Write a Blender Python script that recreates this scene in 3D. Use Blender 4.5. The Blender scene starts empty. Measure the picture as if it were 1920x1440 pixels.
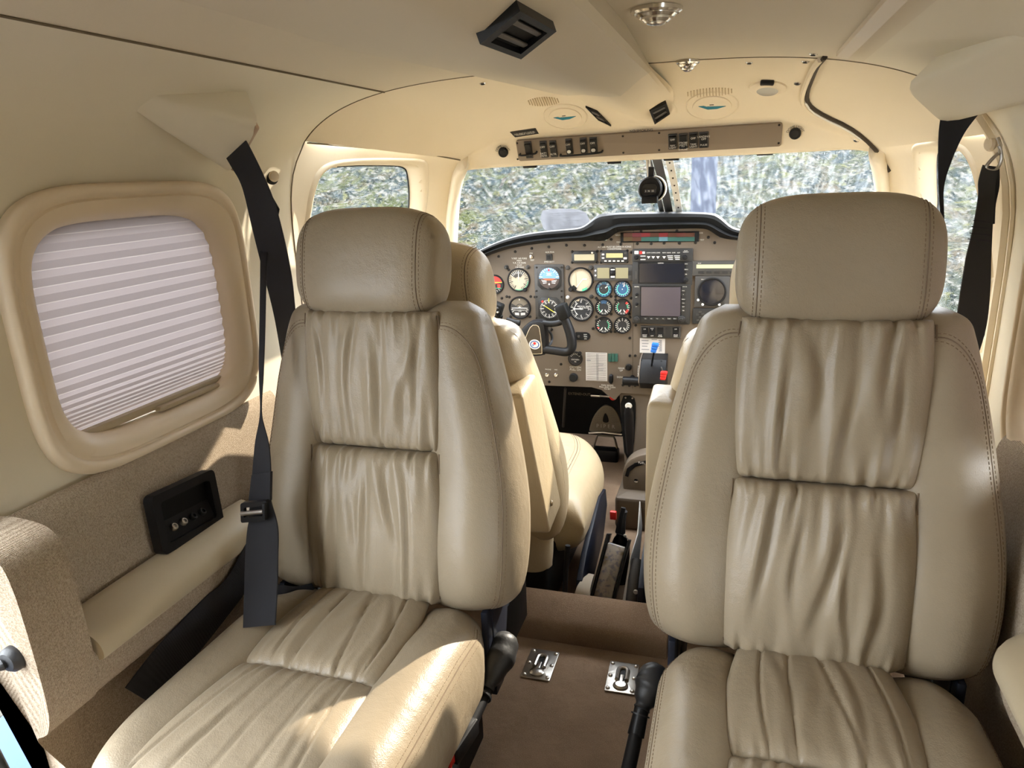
import bpy, bmesh, math, random
import numpy as np
from mathutils import Vector, Matrix
from mathutils.bvhtree import BVHTree
YAFT = -1.5
SC = bpy.context.scene
COL = SC.collection
# ------------------------------------------------------------ camera, world, sun, exposure
CAM = Vector((0.24, 0.0, 0.87)); FPX = 1331.0
RW = Matrix(((0.954676,0.045466,-0.294138),(0.294604,-0.283398,0.912620),(-0.041817,-0.957917,-0.283871)))
cd = bpy.data.cameras.new('camera'); co = bpy.data.objects.new('camera', cd); COL.objects.link(co)
cd.sensor_width = 36; cd.lens = FPX/1920*36; cd.clip_start = 0.02; cd.clip_end = 500
mw = Matrix.Identity(4)
for r in range(3):
    mw[r][0] = RW[r][0]; mw[r][1] = -RW[r][1]; mw[r][2] = -RW[r][2]
mw.translation = CAM
co.matrix_world = mw
SC.camera = co
SC.view_settings.view_transform = 'Standard'; SC.view_settings.look = 'None'
SC.view_settings.exposure = 2.3; SC.view_settings.gamma = 1; SC.view_settings.use_curve_mapping = False
W = bpy.data.worlds.new('sky'); SC.world = W; W.use_nodes = True
bg = W.node_tree.nodes['Background']; bg.inputs[0].default_value = (.88, .94, 1.0, 1); bg.inputs[1].default_value = 3.4
sd = bpy.data.lights.new('sun', 'SUN'); so = bpy.data.objects.new('sun', sd); COL.objects.link(so)
sd.energy = 2.7; sd.angle = math.radians(0.8); sd.color = (1.0, .90, .74)
_az, _el = math.radians(22), math.radians(28)
SUNDIR = Vector((math.sin(_az)*math.cos(_el), math.cos(_az)*math.cos(_el), math.sin(_el)))
so.rotation_euler = SUNDIR.to_track_quat('Z', 'Y').to_euler(); so.location = SUNDIR*60

# ------------------------------------------------------------ pixel -> place helpers (photo frame 1920x1440)
def ray(u, v):
    return (RW @ Vector(((u-960)/FPX, (v-720)/FPX, 1.0)))
def ax(u, v, x):
    d = ray(u, v); return CAM + d*((x-CAM.x)/d.x)
def ay(u, v, y):
    d = ray(u, v); return CAM + d*((y-CAM.y)/d.y)
def az(u, v, z):
    d = ray(u, v); return CAM + d*((z-CAM.z)/d.z)
def onplane(u, v, p0, n):
    d = ray(u, v); p0 = Vector(p0); n = Vector(n); return CAM + d*((p0-CAM).dot(n)/d.dot(n))

# ------------------------------------------------------------ mesh builder
def V(*a): return Vector(a)
def lerp(a, b, t): return a+(b-a)*t
def interp(tab, t):
    if t <= tab[0][0]: return tab[0][1]
    for (a, p), (b, q) in zip(tab, tab[1:]):
        if t <= b:
            k = (t-a)/(b-a); return p+(q-p)*k
    return tab[-1][1]
def sint(tab, t):          # smooth interpolation through a table (Catmull-Rom style)
    n = len(tab)
    if t <= tab[0][0]: return tab[0][1]
    if t >= tab[-1][0]: return tab[-1][1]
    for i in range(n-1):
        a, p = tab[i]; b, q = tab[i+1]
        if t <= b:
            k = (t-a)/(b-a); h = b-a
            m0 = (q-tab[i-1][1])/(b-tab[i-1][0]) if i > 0 else (q-p)/h
            m1 = (tab[i+2][1]-p)/(tab[i+2][0]-a) if i+2 < n else (q-p)/h
            return (2*k**3-3*k*k+1)*p+(k**3-2*k*k+k)*h*m0+(-2*k**3+3*k*k)*q+(k**3-k*k)*h*m1
def frame(n, up=(0, 0, 1)):
    n = Vector(n).normalized(); up = Vector(up)
    x = up.cross(n)
    if x.length < 1e-6: x = Vector((1, 0, 0))
    x.normalize(); y = n.cross(x).normalized()
    return x, y, n
class MB:
    def __init__(s): s.v = []; s.f = []
    def add(s, vs, fs):
        o = len(s.v); s.v += [Vector(p) for p in vs]; s.f += [tuple(i+o for i in f) for f in fs]
    def box(s, c, size, X=(1, 0, 0), Y=(0, 1, 0), Z=(0, 0, 1), bev=0.0):
        c = Vector(c); X, Y, Z = Vector(X), Vector(Y), Vector(Z); a, b, h = [q/2 for q in size]
        bev = min(bev, a*.95, b*.95, h*.95)
        if bev <= 0:
            vs = [c+X*i*a+Y*j*b+Z*k*h for k in (-1, 1) for j in (-1, 1) for i in (-1, 1)]
            s.add(vs, [(0, 2, 3, 1), (4, 5, 7, 6), (0, 1, 5, 4), (2, 6, 7, 3), (0, 4, 6, 2), (1, 3, 7, 5)]); return
        out = rrect(a*2, b*2, bev, 3)
        s.prism(out, c-Z*h, X, Y, Z, 2*h, bev=min(bev, h*.6))
    def prism(s, out, o, X, Y, N, h, bev=0.0, nb=2):     # outline in X,Y extruded along N from o
        o, X, Y, N = Vector(o), Vector(X), Vector(Y), Vector(N)
        n = len(out); rings = []
        if bev > 0:
            for i in range(nb+1):
                t = i/nb*math.pi/2
                rings.append((bev*(1-math.sin(t)), bev*(1-math.cos(t))))
            rings = [(r, z) for r, z in rings]
            rings = rings + [(r, h-z) for r, z in reversed(rings)]
        else: rings = [(0, 0), (0, h)]
        base = len(s.v)
        for r, z in rings:
            q = inset(out, r) if r > 1e-9 else out
            s.v += [o+X*p[0]+Y*p[1]+N*z for p in q]
        for k in range(len(rings)-1):
            for i in range(n):
                a = base+k*n+i; b = base+k*n+(i+1) % n
                s.f.append((a, b, b+n, a+n))
        s.f.append(tuple(base+i for i in reversed(range(n))))
        s.f.append(tuple(base+(len(rings)-1)*n+i for i in range(n)))
    def ringprism(s, outo, outi, o, X, Y, N, h):         # frame with a hole, same point count
        o, X, Y, N = Vector(o), Vector(X), Vector(Y), Vector(N); n = len(outo); b = len(s.v)
        for q, z in ((outo, 0), (outo, h), (outi, h), (outi, 0)):
            s.v += [o+X*p[0]+Y*p[1]+N*z for p in q]
        for k in range(4):
            for i in range(n):
                a = b+k*n+i; c = b+k*n+(i+1) % n; d = b+((k+1) % 4)*n+(i+1) % n; e = b+((k+1) % 4)*n+i
                s.f.append((a, c, d, e))
    def cyl(s, p0, p1, r, r2=None, n=16, caps=True):
        p0, p1 = Vector(p0), Vector(p1); r2 = r if r2 is None else r2
        x, y, _ = frame(p1-p0, (0, 0, 1) if abs((p1-p0).normalized().z) < .95 else (0, 1, 0)); b = len(s.v)
        for p, rr in ((p0, r), (p1, r2)):
            s.v += [p+x*rr*math.cos(2*math.pi*i/n)+y*rr*math.sin(2*math.pi*i/n) for i in range(n)]
        for i in range(n): s.f.append((b+i, b+(i+1) % n, b+n+(i+1) % n, b+n+i))
        if caps: s.f.append(tuple(b+i for i in reversed(range(n)))); s.f.append(tuple(b+n+i for i in range(n)))
    def lathe(s, prof, o, X, Y, N, n=24, sx=1.0, sy=1.0):      # prof: list of (r, z)
        o, X, Y, N = Vector(o), Vector(X), Vector(Y), Vector(N); b = len(s.v); m = len(prof)
        for r, z in prof:
            s.v += [o+X*(r*sx*math.cos(2*math.pi*i/n))+Y*(r*sy*math.sin(2*math.pi*i/n))+N*z for i in range(n)]
        for k in range(m-1):
            for i in range(n):
                a = b+k*n+i; c = b+k*n+(i+1) % n
                s.f.append((a, c, c+n, a+n))
        s.f.append(tuple(b+i for i in reversed(range(n)))); s.f.append(tuple(b+(m-1)*n+i for i in range(n)))
    def tube(s, path, r, n=8, closed=False, flat=1.0, up=None):
        P = [Vector(p) for p in path]; m = len(P); b = len(s.v); px = None
        rr = r if isinstance(r, (list, tuple)) else [r]*m
        for i, p in enumerate(P):
            if closed: t = P[(i+1) % m]-P[i-1]
            else: t = P[min(i+1, m-1)]-P[max(i-1, 0)]
            t.normalize()
            if up is not None: x = Vector(up).cross(t)
            elif px is None:
                x = Vector((0, 0, 1)).cross(t)
                if x.length < .1: x = Vector((0, 1, 0)).cross(t)
            else: x = px-t*px.dot(t)
            x.normalize(); y = t.cross(x); px = x
            s.v += [p+x*rr[i]*math.cos(2*math.pi*k/n)+y*rr[i]*flat*math.sin(2*math.pi*k/n) for k in range(n)]
        for i in range(m if closed else m-1):
            for k in range(n):
                a = b+i*n+k; c = b+i*n+(k+1) % n; j = ((i+1) % m)
                s.f.append((a, c, b+j*n+(k+1) % n, b+j*n+k))
        if not closed:
            s.f.append(tuple(b+k for k in reversed(range(n)))); s.f.append(tuple(b+(m-1)*n+k for k in range(n)))
    def grid(s, P, flip=False, cu=False):           # P[i][j] -> Vector
        nu, nv = len(P), len(P[0]); b = len(s.v)
        for r in P: s.v += [Vector(p) for p in r]
        for i in range(nu if cu else nu-1):
            for j in range(nv-1):
                i2 = (i+1) % nu
                q = (b+i*nv+j, b+i2*nv+j, b+i2*nv+j+1, b+i*nv+j+1)
                s.f.append(tuple(reversed(q)) if flip else q)
    def ribbon(s, pts, th=.0016, nl=3):              # pts: list of (centre, width vector (half), normal)
        rows = []
        for c, w, nrm in pts:
            c, w, nrm = Vector(c), Vector(w), Vector(nrm).normalized()*th
            rows.append([c-w+nrm, c-w*.33+nrm, c+w*.33+nrm, c+w+nrm, c+w*1.02, c+w-nrm, c+w*.33-nrm, c-w*.33-nrm, c-w-nrm, c-w*1.02])
        n = 10; b = len(s.v)
        for r in rows: s.v += r
        for i in range(len(rows)-1):
            for k in range(n):
                s.f.append((b+i*n+k, b+i*n+(k+1) % n, b+(i+1)*n+(k+1) % n, b+(i+1)*n+k))
        s.f.append(tuple(b+k for k in reversed(range(n)))); s.f.append(tuple(b+(len(rows)-1)*n+k for k in range(n)))
    def build(s, name, mat, parent=None, smooth=True, sharp=35):
        me = bpy.data.meshes.new(name)
        loc = world_loc(parent) if parent else None
        if loc is None:
            xs = [p.x for p in s.v]; ys = [p.y for p in s.v]; zs = [p.z for p in s.v]
            loc = Vector(((min(xs)+max(xs))/2, (min(ys)+max(ys))/2, min(zs)))
        me.from_pydata([p-loc for p in s.v], [], s.f); me.validate()
        bm = bmesh.new(); bm.from_mesh(me); bmesh.ops.recalc_face_normals(bm, faces=bm.faces); bm.to_mesh(me); bm.free()
        for m in (mat if isinstance(mat, (list, tuple)) else [mat]): me.materials.append(m)
        if smooth:
            me.polygons.foreach_set('use_smooth', [True]*len(me.polygons))
            me.set_sharp_from_angle(angle=math.radians(sharp))
        o = bpy.data.objects.new(name, me); COL.objects.link(o)
        if parent: o.parent = parent
        else: o.location = loc
        return o
def world_loc(o):
    l = Vector(o.location); p = o.parent
    while p: l += Vector(p.location); p = p.parent
    return l
def rrect(w, h, r, n=4):
    r = min(r, w/2*.999, h/2*.999); out = []
    for cx, cy, a0 in ((w/2-r, h/2-r, 0), (-w/2+r, h/2-r, 90), (-w/2+r, -h/2+r, 180), (w/2-r, -h/2+r, 270)):
        for i in range(n+1):
            a = math.radians(a0+90*i/n); out.append((cx+r*math.cos(a), cy+r*math.sin(a)))
    return out
def superrect(w, h, p=4.0, n=64):
    out = []
    for i in range(n):
        a = 2*math.pi*i/n; c, s_ = math.cos(a), math.sin(a)
        out.append((w/2*math.copysign(abs(c)**(2/p), c), h/2*math.copysign(abs(s_)**(2/p), s_)))
    return out
def circ(r, n=24): return [(r*math.cos(2*math.pi*i/n), r*math.sin(2*math.pi*i/n)) for i in range(n)]
def inset(out, d):
    n = len(out); res = []
    area = sum(out[i][0]*out[(i+1) % n][1]-out[(i+1) % n][0]*out[i][1] for i in range(n))
    sg = 1 if area > 0 else -1
    for i in range(n):
        p0, p, p1 = Vector(out[i-1]), Vector(out[i]), Vector(out[(i+1) % n])
        e0 = (p-p0); e1 = (p1-p)
        if e0.length < 1e-9: e0 = e1
        if e1.length < 1e-9: e1 = e0
        e0.normalize(); e1.normalize()
        n0 = Vector((-e0.y, e0.x))*sg; n1 = Vector((-e1.y, e1.x))*sg
        m = n0+n1
        if m.length < 1e-6: m = n0
        m.normalize(); k = d/max(.35, m.dot(n0)); q = p+m*k; res.append((q.x, q.y))
    return res
def dense(pts, step, closed=True):
    P = [Vector(p) for p in pts]; out = []
    for i in range(len(P) if closed else len(P)-1):
        a, b = P[i], P[(i+1) % len(P)]; k = max(1, int((b-a).length/step))
        out += [a.lerp(b, j/k) for j in range(k)]
    if not closed: out.append(P[-1])
    return out
def chaikin(pts, it=2, closed=False):
    P = [Vector(p) for p in pts]
    for _ in range(it):
        Q = [] if closed else [P[0]]
        for i in range(len(P) if closed else len(P)-1):
            a, b = P[i], P[(i+1) % len(P)]; Q += [a*.75+b*.25, a*.25+b*.75]
        if not closed: Q.append(P[-1])
        P = Q
    return P
# ------------------------------------------------------------ naming
def tag(o, label=None, cat=None, group=None, kind=None):
    if label: o['label'] = label
    if cat: o['category'] = cat
    if group: o['group'] = group
    if kind: o['kind'] = kind
    return o
def thing(name, loc, label, cat, group=None):
    o = bpy.data.objects.new(name, None); COL.objects.link(o); o.location = Vector(loc); o.empty_display_size = .02
    return tag(o, label, cat, group)
def text(name, s, o, X, Y, N, size, mat, parent, align='CENTER', ext=.0002, arc=None):
    cu = bpy.data.curves.new('lettering', 'FONT'); cu.body = s; cu.size = size; cu.align_x = align; cu.align_y = 'CENTER'; cu.extrude = ext; cu.resolution_u = 3
    cu.space_line = .9
    ob = bpy.data.objects.new('tmp', cu); COL.objects.link(ob)
    dg = bpy.context.evaluated_depsgraph_get(); dg.update()
    me = bpy.data.meshes.new_from_object(ob.evaluated_get(dg)); bpy.data.objects.remove(ob); bpy.data.curves.remove(cu)
    o, X, Y, N = Vector(o), Vector(X), Vector(Y), Vector(N); l = world_loc(parent) if parent else Vector()
    for v in me.vertices:
        x, y, z = v.co
        if arc:
            a = x/arc; rr = arc+y; p = o+X*(rr*math.sin(a))+Y*(rr*math.cos(a))+N*z
        else: p = o+X*x+Y*y+N*z
        v.co = p-l
    me.materials.clear(); me.materials.append(mat); me.name = name
    ob = bpy.data.objects.new(name, me); COL.objects.link(ob)
    if parent: ob.parent = parent
    return ob
# ------------------------------------------------------------ materials
def nd(t, kind, **kw):
    n = t.nodes.new(kind)
    for k, v in kw.items(): setattr(n, k, v)
    return n
def mat(name, col, rough=.5, metal=0, spec=.5, bump=None, var=None, emit=None, coat=0, alpha=None):
    """bump: list of (scale, strength, kind); var: (scale, col2, lo, hi)"""
    m = bpy.data.materials.new(name); m.use_nodes = True; t = m.node_tree; b = t.nodes['Principled BSDF']
    c4 = (*col, 1); b.inputs['Base Color'].default_value = c4; b.inputs['Roughness'].default_value = rough
    b.inputs['Metallic'].default_value = metal; b.inputs['Specular IOR Level'].default_value = spec
    if coat: b.inputs['Coat Weight'].default_value = coat; b.inputs['Coat Roughness'].default_value = .15
    tc = None
    if bump or var: tc = nd(t, 'ShaderNodeTexCoord')
    if var:
        for k, (sc, c2, lo, hi) in enumerate(var if isinstance(var, list) else [var]):
            nz = nd(t, 'ShaderNodeTexNoise'); nz.inputs['Scale'].default_value = sc; nz.inputs['Detail'].default_value = 5
            t.links.new(tc.outputs['Object'], nz.inputs['Vector'])
            mr = nd(t, 'ShaderNodeMapRange'); mr.inputs[1].default_value = lo; mr.inputs[2].default_value = hi
            t.links.new(nz.outputs['Fac'], mr.inputs[0])
            mx = nd(t, 'ShaderNodeMix', data_type='RGBA'); mx.inputs[7].default_value = (*c2, 1)
            src = b.inputs['Base Color'].links[0].from_socket if b.inputs['Base Color'].is_linked else None
            if src: t.links.new(src, mx.inputs[6])
            else: mx.inputs[6].default_value = c4
            t.links.new(mr.outputs[0], mx.inputs[0]); t.links.new(mx.outputs[2], b.inputs['Base Color'])
    prev = None
    for bb in (bump or []):
        sc, st, kind = bb[:3]
        if kind == 'noise':
            nz = nd(t, 'ShaderNodeTexNoise'); nz.inputs['Scale'].default_value = sc; nz.inputs['Detail'].default_value = 4; h = nz.outputs['Fac']
        elif kind == 'voronoi':
            nz = nd(t, 'ShaderNodeTexVoronoi'); nz.inputs['Scale'].default_value = sc; h = nz.outputs['Distance']
        else:
            nz = nd(t, 'ShaderNodeTexWave'); nz.inputs['Scale'].default_value = sc; nz.inputs['Distortion'].default_value = 1.5; nz.bands_direction = kind; h = nz.outputs['Fac']
        t.links.new(tc.outputs['Object'], nz.inputs['Vector'])
        bp = nd(t, 'ShaderNodeBump'); bp.inputs['Strength'].default_value = st; bp.inputs['Distance'].default_value = bb[3] if len(bb) > 3 else .002
        t.links.new(h, bp.inputs['Height'])
        if prev: t.links.new(prev, bp.inputs['Normal'])
        prev = bp.outputs['Normal']
    if prev: t.links.new(prev, b.inputs['Normal'])
    if emit: b.inputs['Emission Color'].default_value = (*emit[:3], 1); b.inputs['Emission Strength'].default_value = emit[3]
    return m
LEA = (.285, .230, .158)
M = {}
M['leather'] = mat('cream_leather', LEA, .40, spec=.36, bump=[(520, .18, 'voronoi', .0012), (38, .22, 'noise', .006), (9, .25, 'noise', .02)], var=[(6, (.255, .205, .14), .35, .75)])
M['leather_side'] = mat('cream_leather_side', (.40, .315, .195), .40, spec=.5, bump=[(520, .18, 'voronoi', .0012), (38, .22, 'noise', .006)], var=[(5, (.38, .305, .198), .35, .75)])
M['stitch'] = mat('stitch_thread', (.20, .14, .085), .8)
M['seam'] = mat('seam_shadow', (.16, .115, .075), .9)
M['liner'] = mat('headliner_cream', (.72, .63, .475), .62, spec=.3, bump=[(160, .12, 'noise', .002)], var=[(3, (.69, .60, .45), .35, .7)])
M['wall'] = mat('cabin_wall_beige', (.68, .62, .485), .6, spec=.3, bump=[(200, .10, 'noise', .0015)], var=[(2.5, (.65, .59, .46), .35, .7)])
M['ceil'] = mat('ceiling_beige', (.65, .58, .45), .65, spec=.25, bump=[(260, .12, 'noise', .0015)], var=[(2.5, (.62, .55, .43), .35, .7)])
M['duct'] = mat('duct_beige', (.62, .55, .425), .6, spec=.25, bump=[(260, .12, 'noise', .0015)])
M['trim'] = mat('window_trim_tan', (.72, .60, .44), .42, spec=.5)
M['tweed'] = None
M['carpet'] = mat('brown_carpet', (.33, .225, .15), .95, spec=.1, bump=[(900, .9, 'noise', .004), (60, .4, 'noise', .006)], var=[(14, (.26, .175, .115), .35, .7), (700, (.45, .33, .23), .5, .75)])
M['black'] = mat('black_plastic', (.006, .006, .007), .45, spec=.28, bump=[(700, .1, 'noise', .001)])
M['blackm'] = mat('black_matte', (.0035, .0035, .0035), .55, spec=.2, bump=[(500, .15, 'noise', .001)])
M['rubber'] = mat('black_rubber', (.016, .016, .017), .5, bump=[(60, .3, 'noise', .004)])
M['navy'] = mat('dark_navy_frame', (.006, .008, .016), .5, spec=.3)
M['belt'] = mat('black_webbing', (.010, .010, .014), .7, bump=[(900, .5, 'X', .001), (900, .4, 'Z', .001)])
M['beltgrey'] = mat('charcoal_webbing', (.035, .034, .033), .75, bump=[(1000, .5, 'X', .001), (700, .5, 'Z', .001)])
M['panel'] = mat('panel_taupe', (.120, .093, .068), .55, spec=.4, bump=[(900, .15, 'noise', .0006)], var=[(3, (.108, .083, .060), .4, .7)])
M['brow'] = mat('brow_panel_taupe', (.205, .160, .115), .55, spec=.4, bump=[(900, .15, 'noise', .0006)], var=[(3, (.19, .148, .106), .4, .7)])
M['bezel'] = mat('bezel_charcoal', (.011, .011, .011), .45)
M['bezel2'] = mat('bezel_grey', (.034, .031, .028), .5)
M['dial'] = mat('dial_black', (.012, .012, .013), .6)
M['white'] = mat('white_marking', (.62, .60, .55), .6)
M['paper'] = mat('white_paper', (.50, .47, .44), .8)
M['ink'] = mat('ink', (.05, .05, .055), .8)
M['chrome'] = mat('chrome', (.75, .73, .70), .14, metal=1)
M['steel'] = mat('brushed_steel', (.42, .39, .35), .34, metal=1, bump=[(120, .2, 'noise', .002)])
M['screw'] = mat('dark_screw', (.018, .016, .014), .4, metal=.6)
M['red'] = mat('red_plastic', (.55, .02, .018), .35)
M['blue'] = mat('blue_plastic', (.015, .13, .48), .4)
M['green'] = mat('green_lens', (.012, .07, .055), .3)
M['teal'] = mat('teal_lens', (.03, .20, .28), .25)
M['lcd'] = mat('lcd_yellow', (.38, .34, .16), .35)
M['lcd2'] = mat('lcd_dull', (.20, .18, .105), .3)
M['screen'] = mat('dark_screen', (.008, .009, .014), .12, spec=.6)
M['screen2'] = mat('lilac_screen', (.06, .05, .058), .16, spec=.9)
M['glassface'] = mat('instrument_face', (.02, .02, .022), .12, spec=.6)
M['dialblue'] = mat('dial_blue', (.02, .075, .16), .3)
M['sky'] = mat('gauge_sky_blue', (.13, .27, .46), .4)
M['ground'] = mat('gauge_ground', (.045, .03, .025), .5)
M['orange'] = mat('orange_marking', (.62, .10, .035), .5)
M['yellow'] = mat('yellow_marking', (.75, .62, .05), .5)
M['greenm'] = mat('green_marking', (.05, .40, .22), .5)
M['tealm'] = mat('teal_marking', (.10, .50, .46), .5)
M['redm'] = mat('red_marking', (.60, .03, .025), .5)
M['cream'] = mat('dial_reflection', (.40, .35, .26), .35)  # pale tone stands in for light reflected off the dial glass
M['plate'] = mat('pedal_grey', (.16, .135, .10), .5, metal=.3)
M['tan'] = mat('tan_plastic', (.40, .27, .175), .5)
M['ivory'] = mat('ivory_plastic', (.62, .53, .40), .4)
M['arm'] = mat('armrest_vinyl', (.42, .345, .23), .45, bump=[(400, .1, 'noise', .001)])
M['bluedoor'] = mat('blue_painted_step', (.045, .075, .15), .7, spec=.1)
M['offwhite'] = mat('offwhite_seal', (.7, .68, .62), .5)
def tweed(name, a, b, sc=170):
    m = mat(name, a, .95, spec=.1); t = m.node_tree; bs = t.nodes['Principled BSDF']
    tc = nd(t, 'ShaderNodeTexCoord'); w = []
    for d, s2 in (('DIAGONAL', sc), ('Z', sc*1.35), ('Y', sc*1.1)):
        x = nd(t, 'ShaderNodeTexWave'); x.bands_direction = d; x.inputs['Scale'].default_value = s2; x.inputs['Distortion'].default_value = 3.0; x.inputs['Detail'].default_value = 2; x.inputs['Detail Scale'].default_value = 2
        t.links.new(tc.outputs['Object'], x.inputs['Vector']); w.append(x)
    m1 = nd(t, 'ShaderNodeMath', operation='ADD'); t.links.new(w[1].outputs['Fac'], m1.inputs[0]); t.links.new(w[2].outputs['Fac'], m1.inputs[1])
    nz = nd(t, 'ShaderNodeTexNoise'); nz.inputs['Scale'].default_value = 420; t.links.new(tc.outputs['Object'], nz.inputs['Vector'])
    m2 = nd(t, 'ShaderNodeMath', operation='MULTIPLY_ADD'); m2.inputs[1].default_value = .30; t.links.new(m1.outputs[0], m2.inputs[0]); 
    m3 = nd(t, 'ShaderNodeMath', operation='MULTIPLY'); m3.inputs[1].default_value = .8; t.links.new(nz.outputs['Fac'], m3.inputs[0]); t.links.new(m3.outputs[0], m2.inputs[2])
    mr = nd(t, 'ShaderNodeMapRange'); mr.inputs[1].default_value = .4; mr.inputs[2].default_value = .95; t.links.new(m2.outputs[0], mr.inputs[0])
    mx = nd(t, 'ShaderNodeMix', data_type='RGBA'); mx.inputs[6].default_value = (*a, 1); mx.inputs[7].default_value = (*b, 1)
    t.links.new(mr.outputs[0], mx.inputs[0]); t.links.new(mx.outputs[2], bs.inputs['Base Color'])
    bp = nd(t, 'ShaderNodeBump'); bp.inputs['Strength'].default_value = .8; bp.inputs['Distance'].default_value = .002
    t.links.new(m2.outputs[0], bp.inputs['Height']); t.links.new(bp.outputs['Normal'], bs.inputs['Normal'])
    return m
M['tweed'] = tweed('tweed_fabric', (.21, .155, .10), (.54, .44, .33))
def glass(name, haze, scratch, tint=(1, 1, 1)):
    m = bpy.data.materials.new(name); m.use_nodes = True; t = m.node_tree; t.nodes.clear()
    o = nd(t, 'ShaderNodeOutputMaterial'); tr = nd(t, 'ShaderNodeBsdfTransparent'); tr.inputs[0].default_value = (*tint, 1)
    gl = nd(t, 'ShaderNodeBsdfGlossy'); gl.inputs['Roughness'].default_value = .03
    df = nd(t, 'ShaderNodeBsdfTranslucent'); df.inputs[0].default_value = (.8, .84, .9, 1)
    fr = nd(t, 'ShaderNodeValue'); fr.outputs[0].default_value = .035
    tc = nd(t, 'ShaderNodeTexCoord')
    mp = nd(t, 'ShaderNodeMapping'); mp.inputs['Scale'].default_value = (60, 6, 14); mp.inputs['Rotation'].default_value = (.3, .5, .6); t.links.new(tc.outputs['Object'], mp.inputs[0])
    nz = nd(t, 'ShaderNodeTexNoise'); nz.inputs['Scale'].default_value = 1.6; nz.inputs['Detail'].default_value = 6; t.links.new(mp.outputs[0], nz.inputs['Vector'])
    mr = nd(t, 'ShaderNodeMapRange'); mr.inputs[1].default_value = .45; mr.inputs[2].default_value = .8; mr.inputs[3].default_value = haze; mr.inputs[4].default_value = haze+scratch; t.links.new(nz.outputs['Fac'], mr.inputs[0])
    vo = nd(t, 'ShaderNodeTexVoronoi'); vo.inputs['Scale'].default_value = 60; t.links.new(tc.outputs['Object'], vo.inputs['Vector'])
    m4 = nd(t, 'ShaderNodeMapRange'); m4.inputs[1].default_value = .0; m4.inputs[2].default_value = .11; m4.inputs[3].default_value = scratch*1.2; m4.inputs[4].default_value = 0; t.links.new(vo.outputs['Distance'], m4.inputs[0])
    ad = nd(t, 'ShaderNodeMath', operation='ADD'); t.links.new(mr.outputs[0], ad.inputs[0]); t.links.new(m4.outputs[0], ad.inputs[1])
    a = nd(t, 'ShaderNodeMixShader'); t.links.new(ad.outputs[0], a.inputs[0]); t.links.new(tr.outputs[0], a.inputs[1]); t.links.new(df.outputs[0], a.inputs[2])
    b = nd(t, 'ShaderNodeMixShader'); t.links.new(fr.outputs[0], b.inputs[0]); t.links.new(a.outputs[0], b.inputs[1]); t.links.new(gl.outputs[0], b.inputs[2])
    t.links.new(b.outputs[0], o.inputs[0]); return m
M['glass'] = glass('windshield_glass', .004, .025)
M['glass_hazy'] = glass('hazy_glass', .012, .055)
# ============================================================ SETTING: cabin shell
ZC = .68; YA = 1.37                                       # belt line height, arch between cabin and cockpit
def sect(side, th):                                       # cabin cross-section, th 0 (belt line) .. pi/2 (crown)
    a, b, p = (.69, .372, 4.0) if side < 0 else (.665, .366, 3.3)
    return (side*a*math.cos(th)**(2/p), ZC+b*math.sin(th)**(2/p))
def wallx(side, z):
    a = .69 if side < 0 else .665
    if z >= ZC:
        b, p = (.372, 4.0) if side < 0 else (.366, 3.3)
        return side*a*max(0, 1-((z-ZC)/b)**p)**(1/p)
    return side*a*(1-(abs(ZC-z)/3.0)**2.5)
def in_super(y, z, cy, cz, w, h, p):
    return abs((y-cy)/(w/2))**p+abs((z-cz)/(h/2))**p < 1
WIN_L = (.937, .665, .50, .435, 4.5)                     # y, z, width, height, power
WIN_R = (.985, .640, .52, .50, 4.5)
def side_wall(side, y0, y1, win, th1):
    mb = MB(); rows = []
    zs = [-.12+i*.02 for i in range(40)]; zs = [z for z in zs if z < ZC]
    prof = [(wallx(side, z), z) for z in zs]+[sect(side, th1*i/26) for i in range(27)]
    ys = [y0+(y1-y0)*i/60 for i in range(61)]
    P = [[Vector((x, y, z)) for (x, z) in prof] for y in ys]
    b = 0; nv = len(prof); mb.v = [p+Vector((0, max(0, .2-p.z)*.45*(1-(p.y-y0)/(y1-y0)), 0)) for r in P for p in r]
    for i in range(60):
        for j in range(nv-1):
            c = (P[i][j]+P[i+1][j+1])/2
            if c.z < .445 and c.y < 1.21: continue
            if win and in_super(c.y, c.z, win[0], win[1], win[2]-.05, win[3]-.05, win[4]): continue
            mb.f.append((i*nv+j, (i+1)*nv+j, (i+1)*nv+j+1, i*nv+j+1))
    return mb
TH_L, TH_R = math.radians(66), math.radians(62)
wl = tag(side_wall(-1, .52, YA, WIN_L, TH_L).build('wall_left', M['wall']), kind='structure')
wr = tag(side_wall(1, .30, YA, WIN_R, TH_R).build('wall_right', M['wall']), kind='structure')
mb = MB()
cp = [sect(-1, TH_L+(math.pi/2-TH_L)*i/14) for i in range(15)]+[sect(1, math.pi/2-(math.pi/2-TH_R)*i/14) for i in range(1, 15)]
mb.grid([[Vector((x, y, z)) for x, z in cp] for y in [YAFT+(YA-YAFT)*i/12 for i in range(13)]])
ce = tag(mb.build('ceiling', M['ceil']), kind='structure')
mb = MB()
mb.grid([[Vector((x, y, -.10)) for x in (-.72, -.2, .2, .72)] for y in (YAFT, .3, 1.30)])
mb.grid([[Vector((x, y, -.14)) for x in (-.72, -.2, .2, .72)] for y in (1.30, 1.9, 2.65)])
mb.grid([[Vector((x, 1.30, z)) for x in (-.72, .72)] for z in (-.10, -.14)])
fl = tag(mb.build('floor', M['carpet']), kind='structure')
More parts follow.
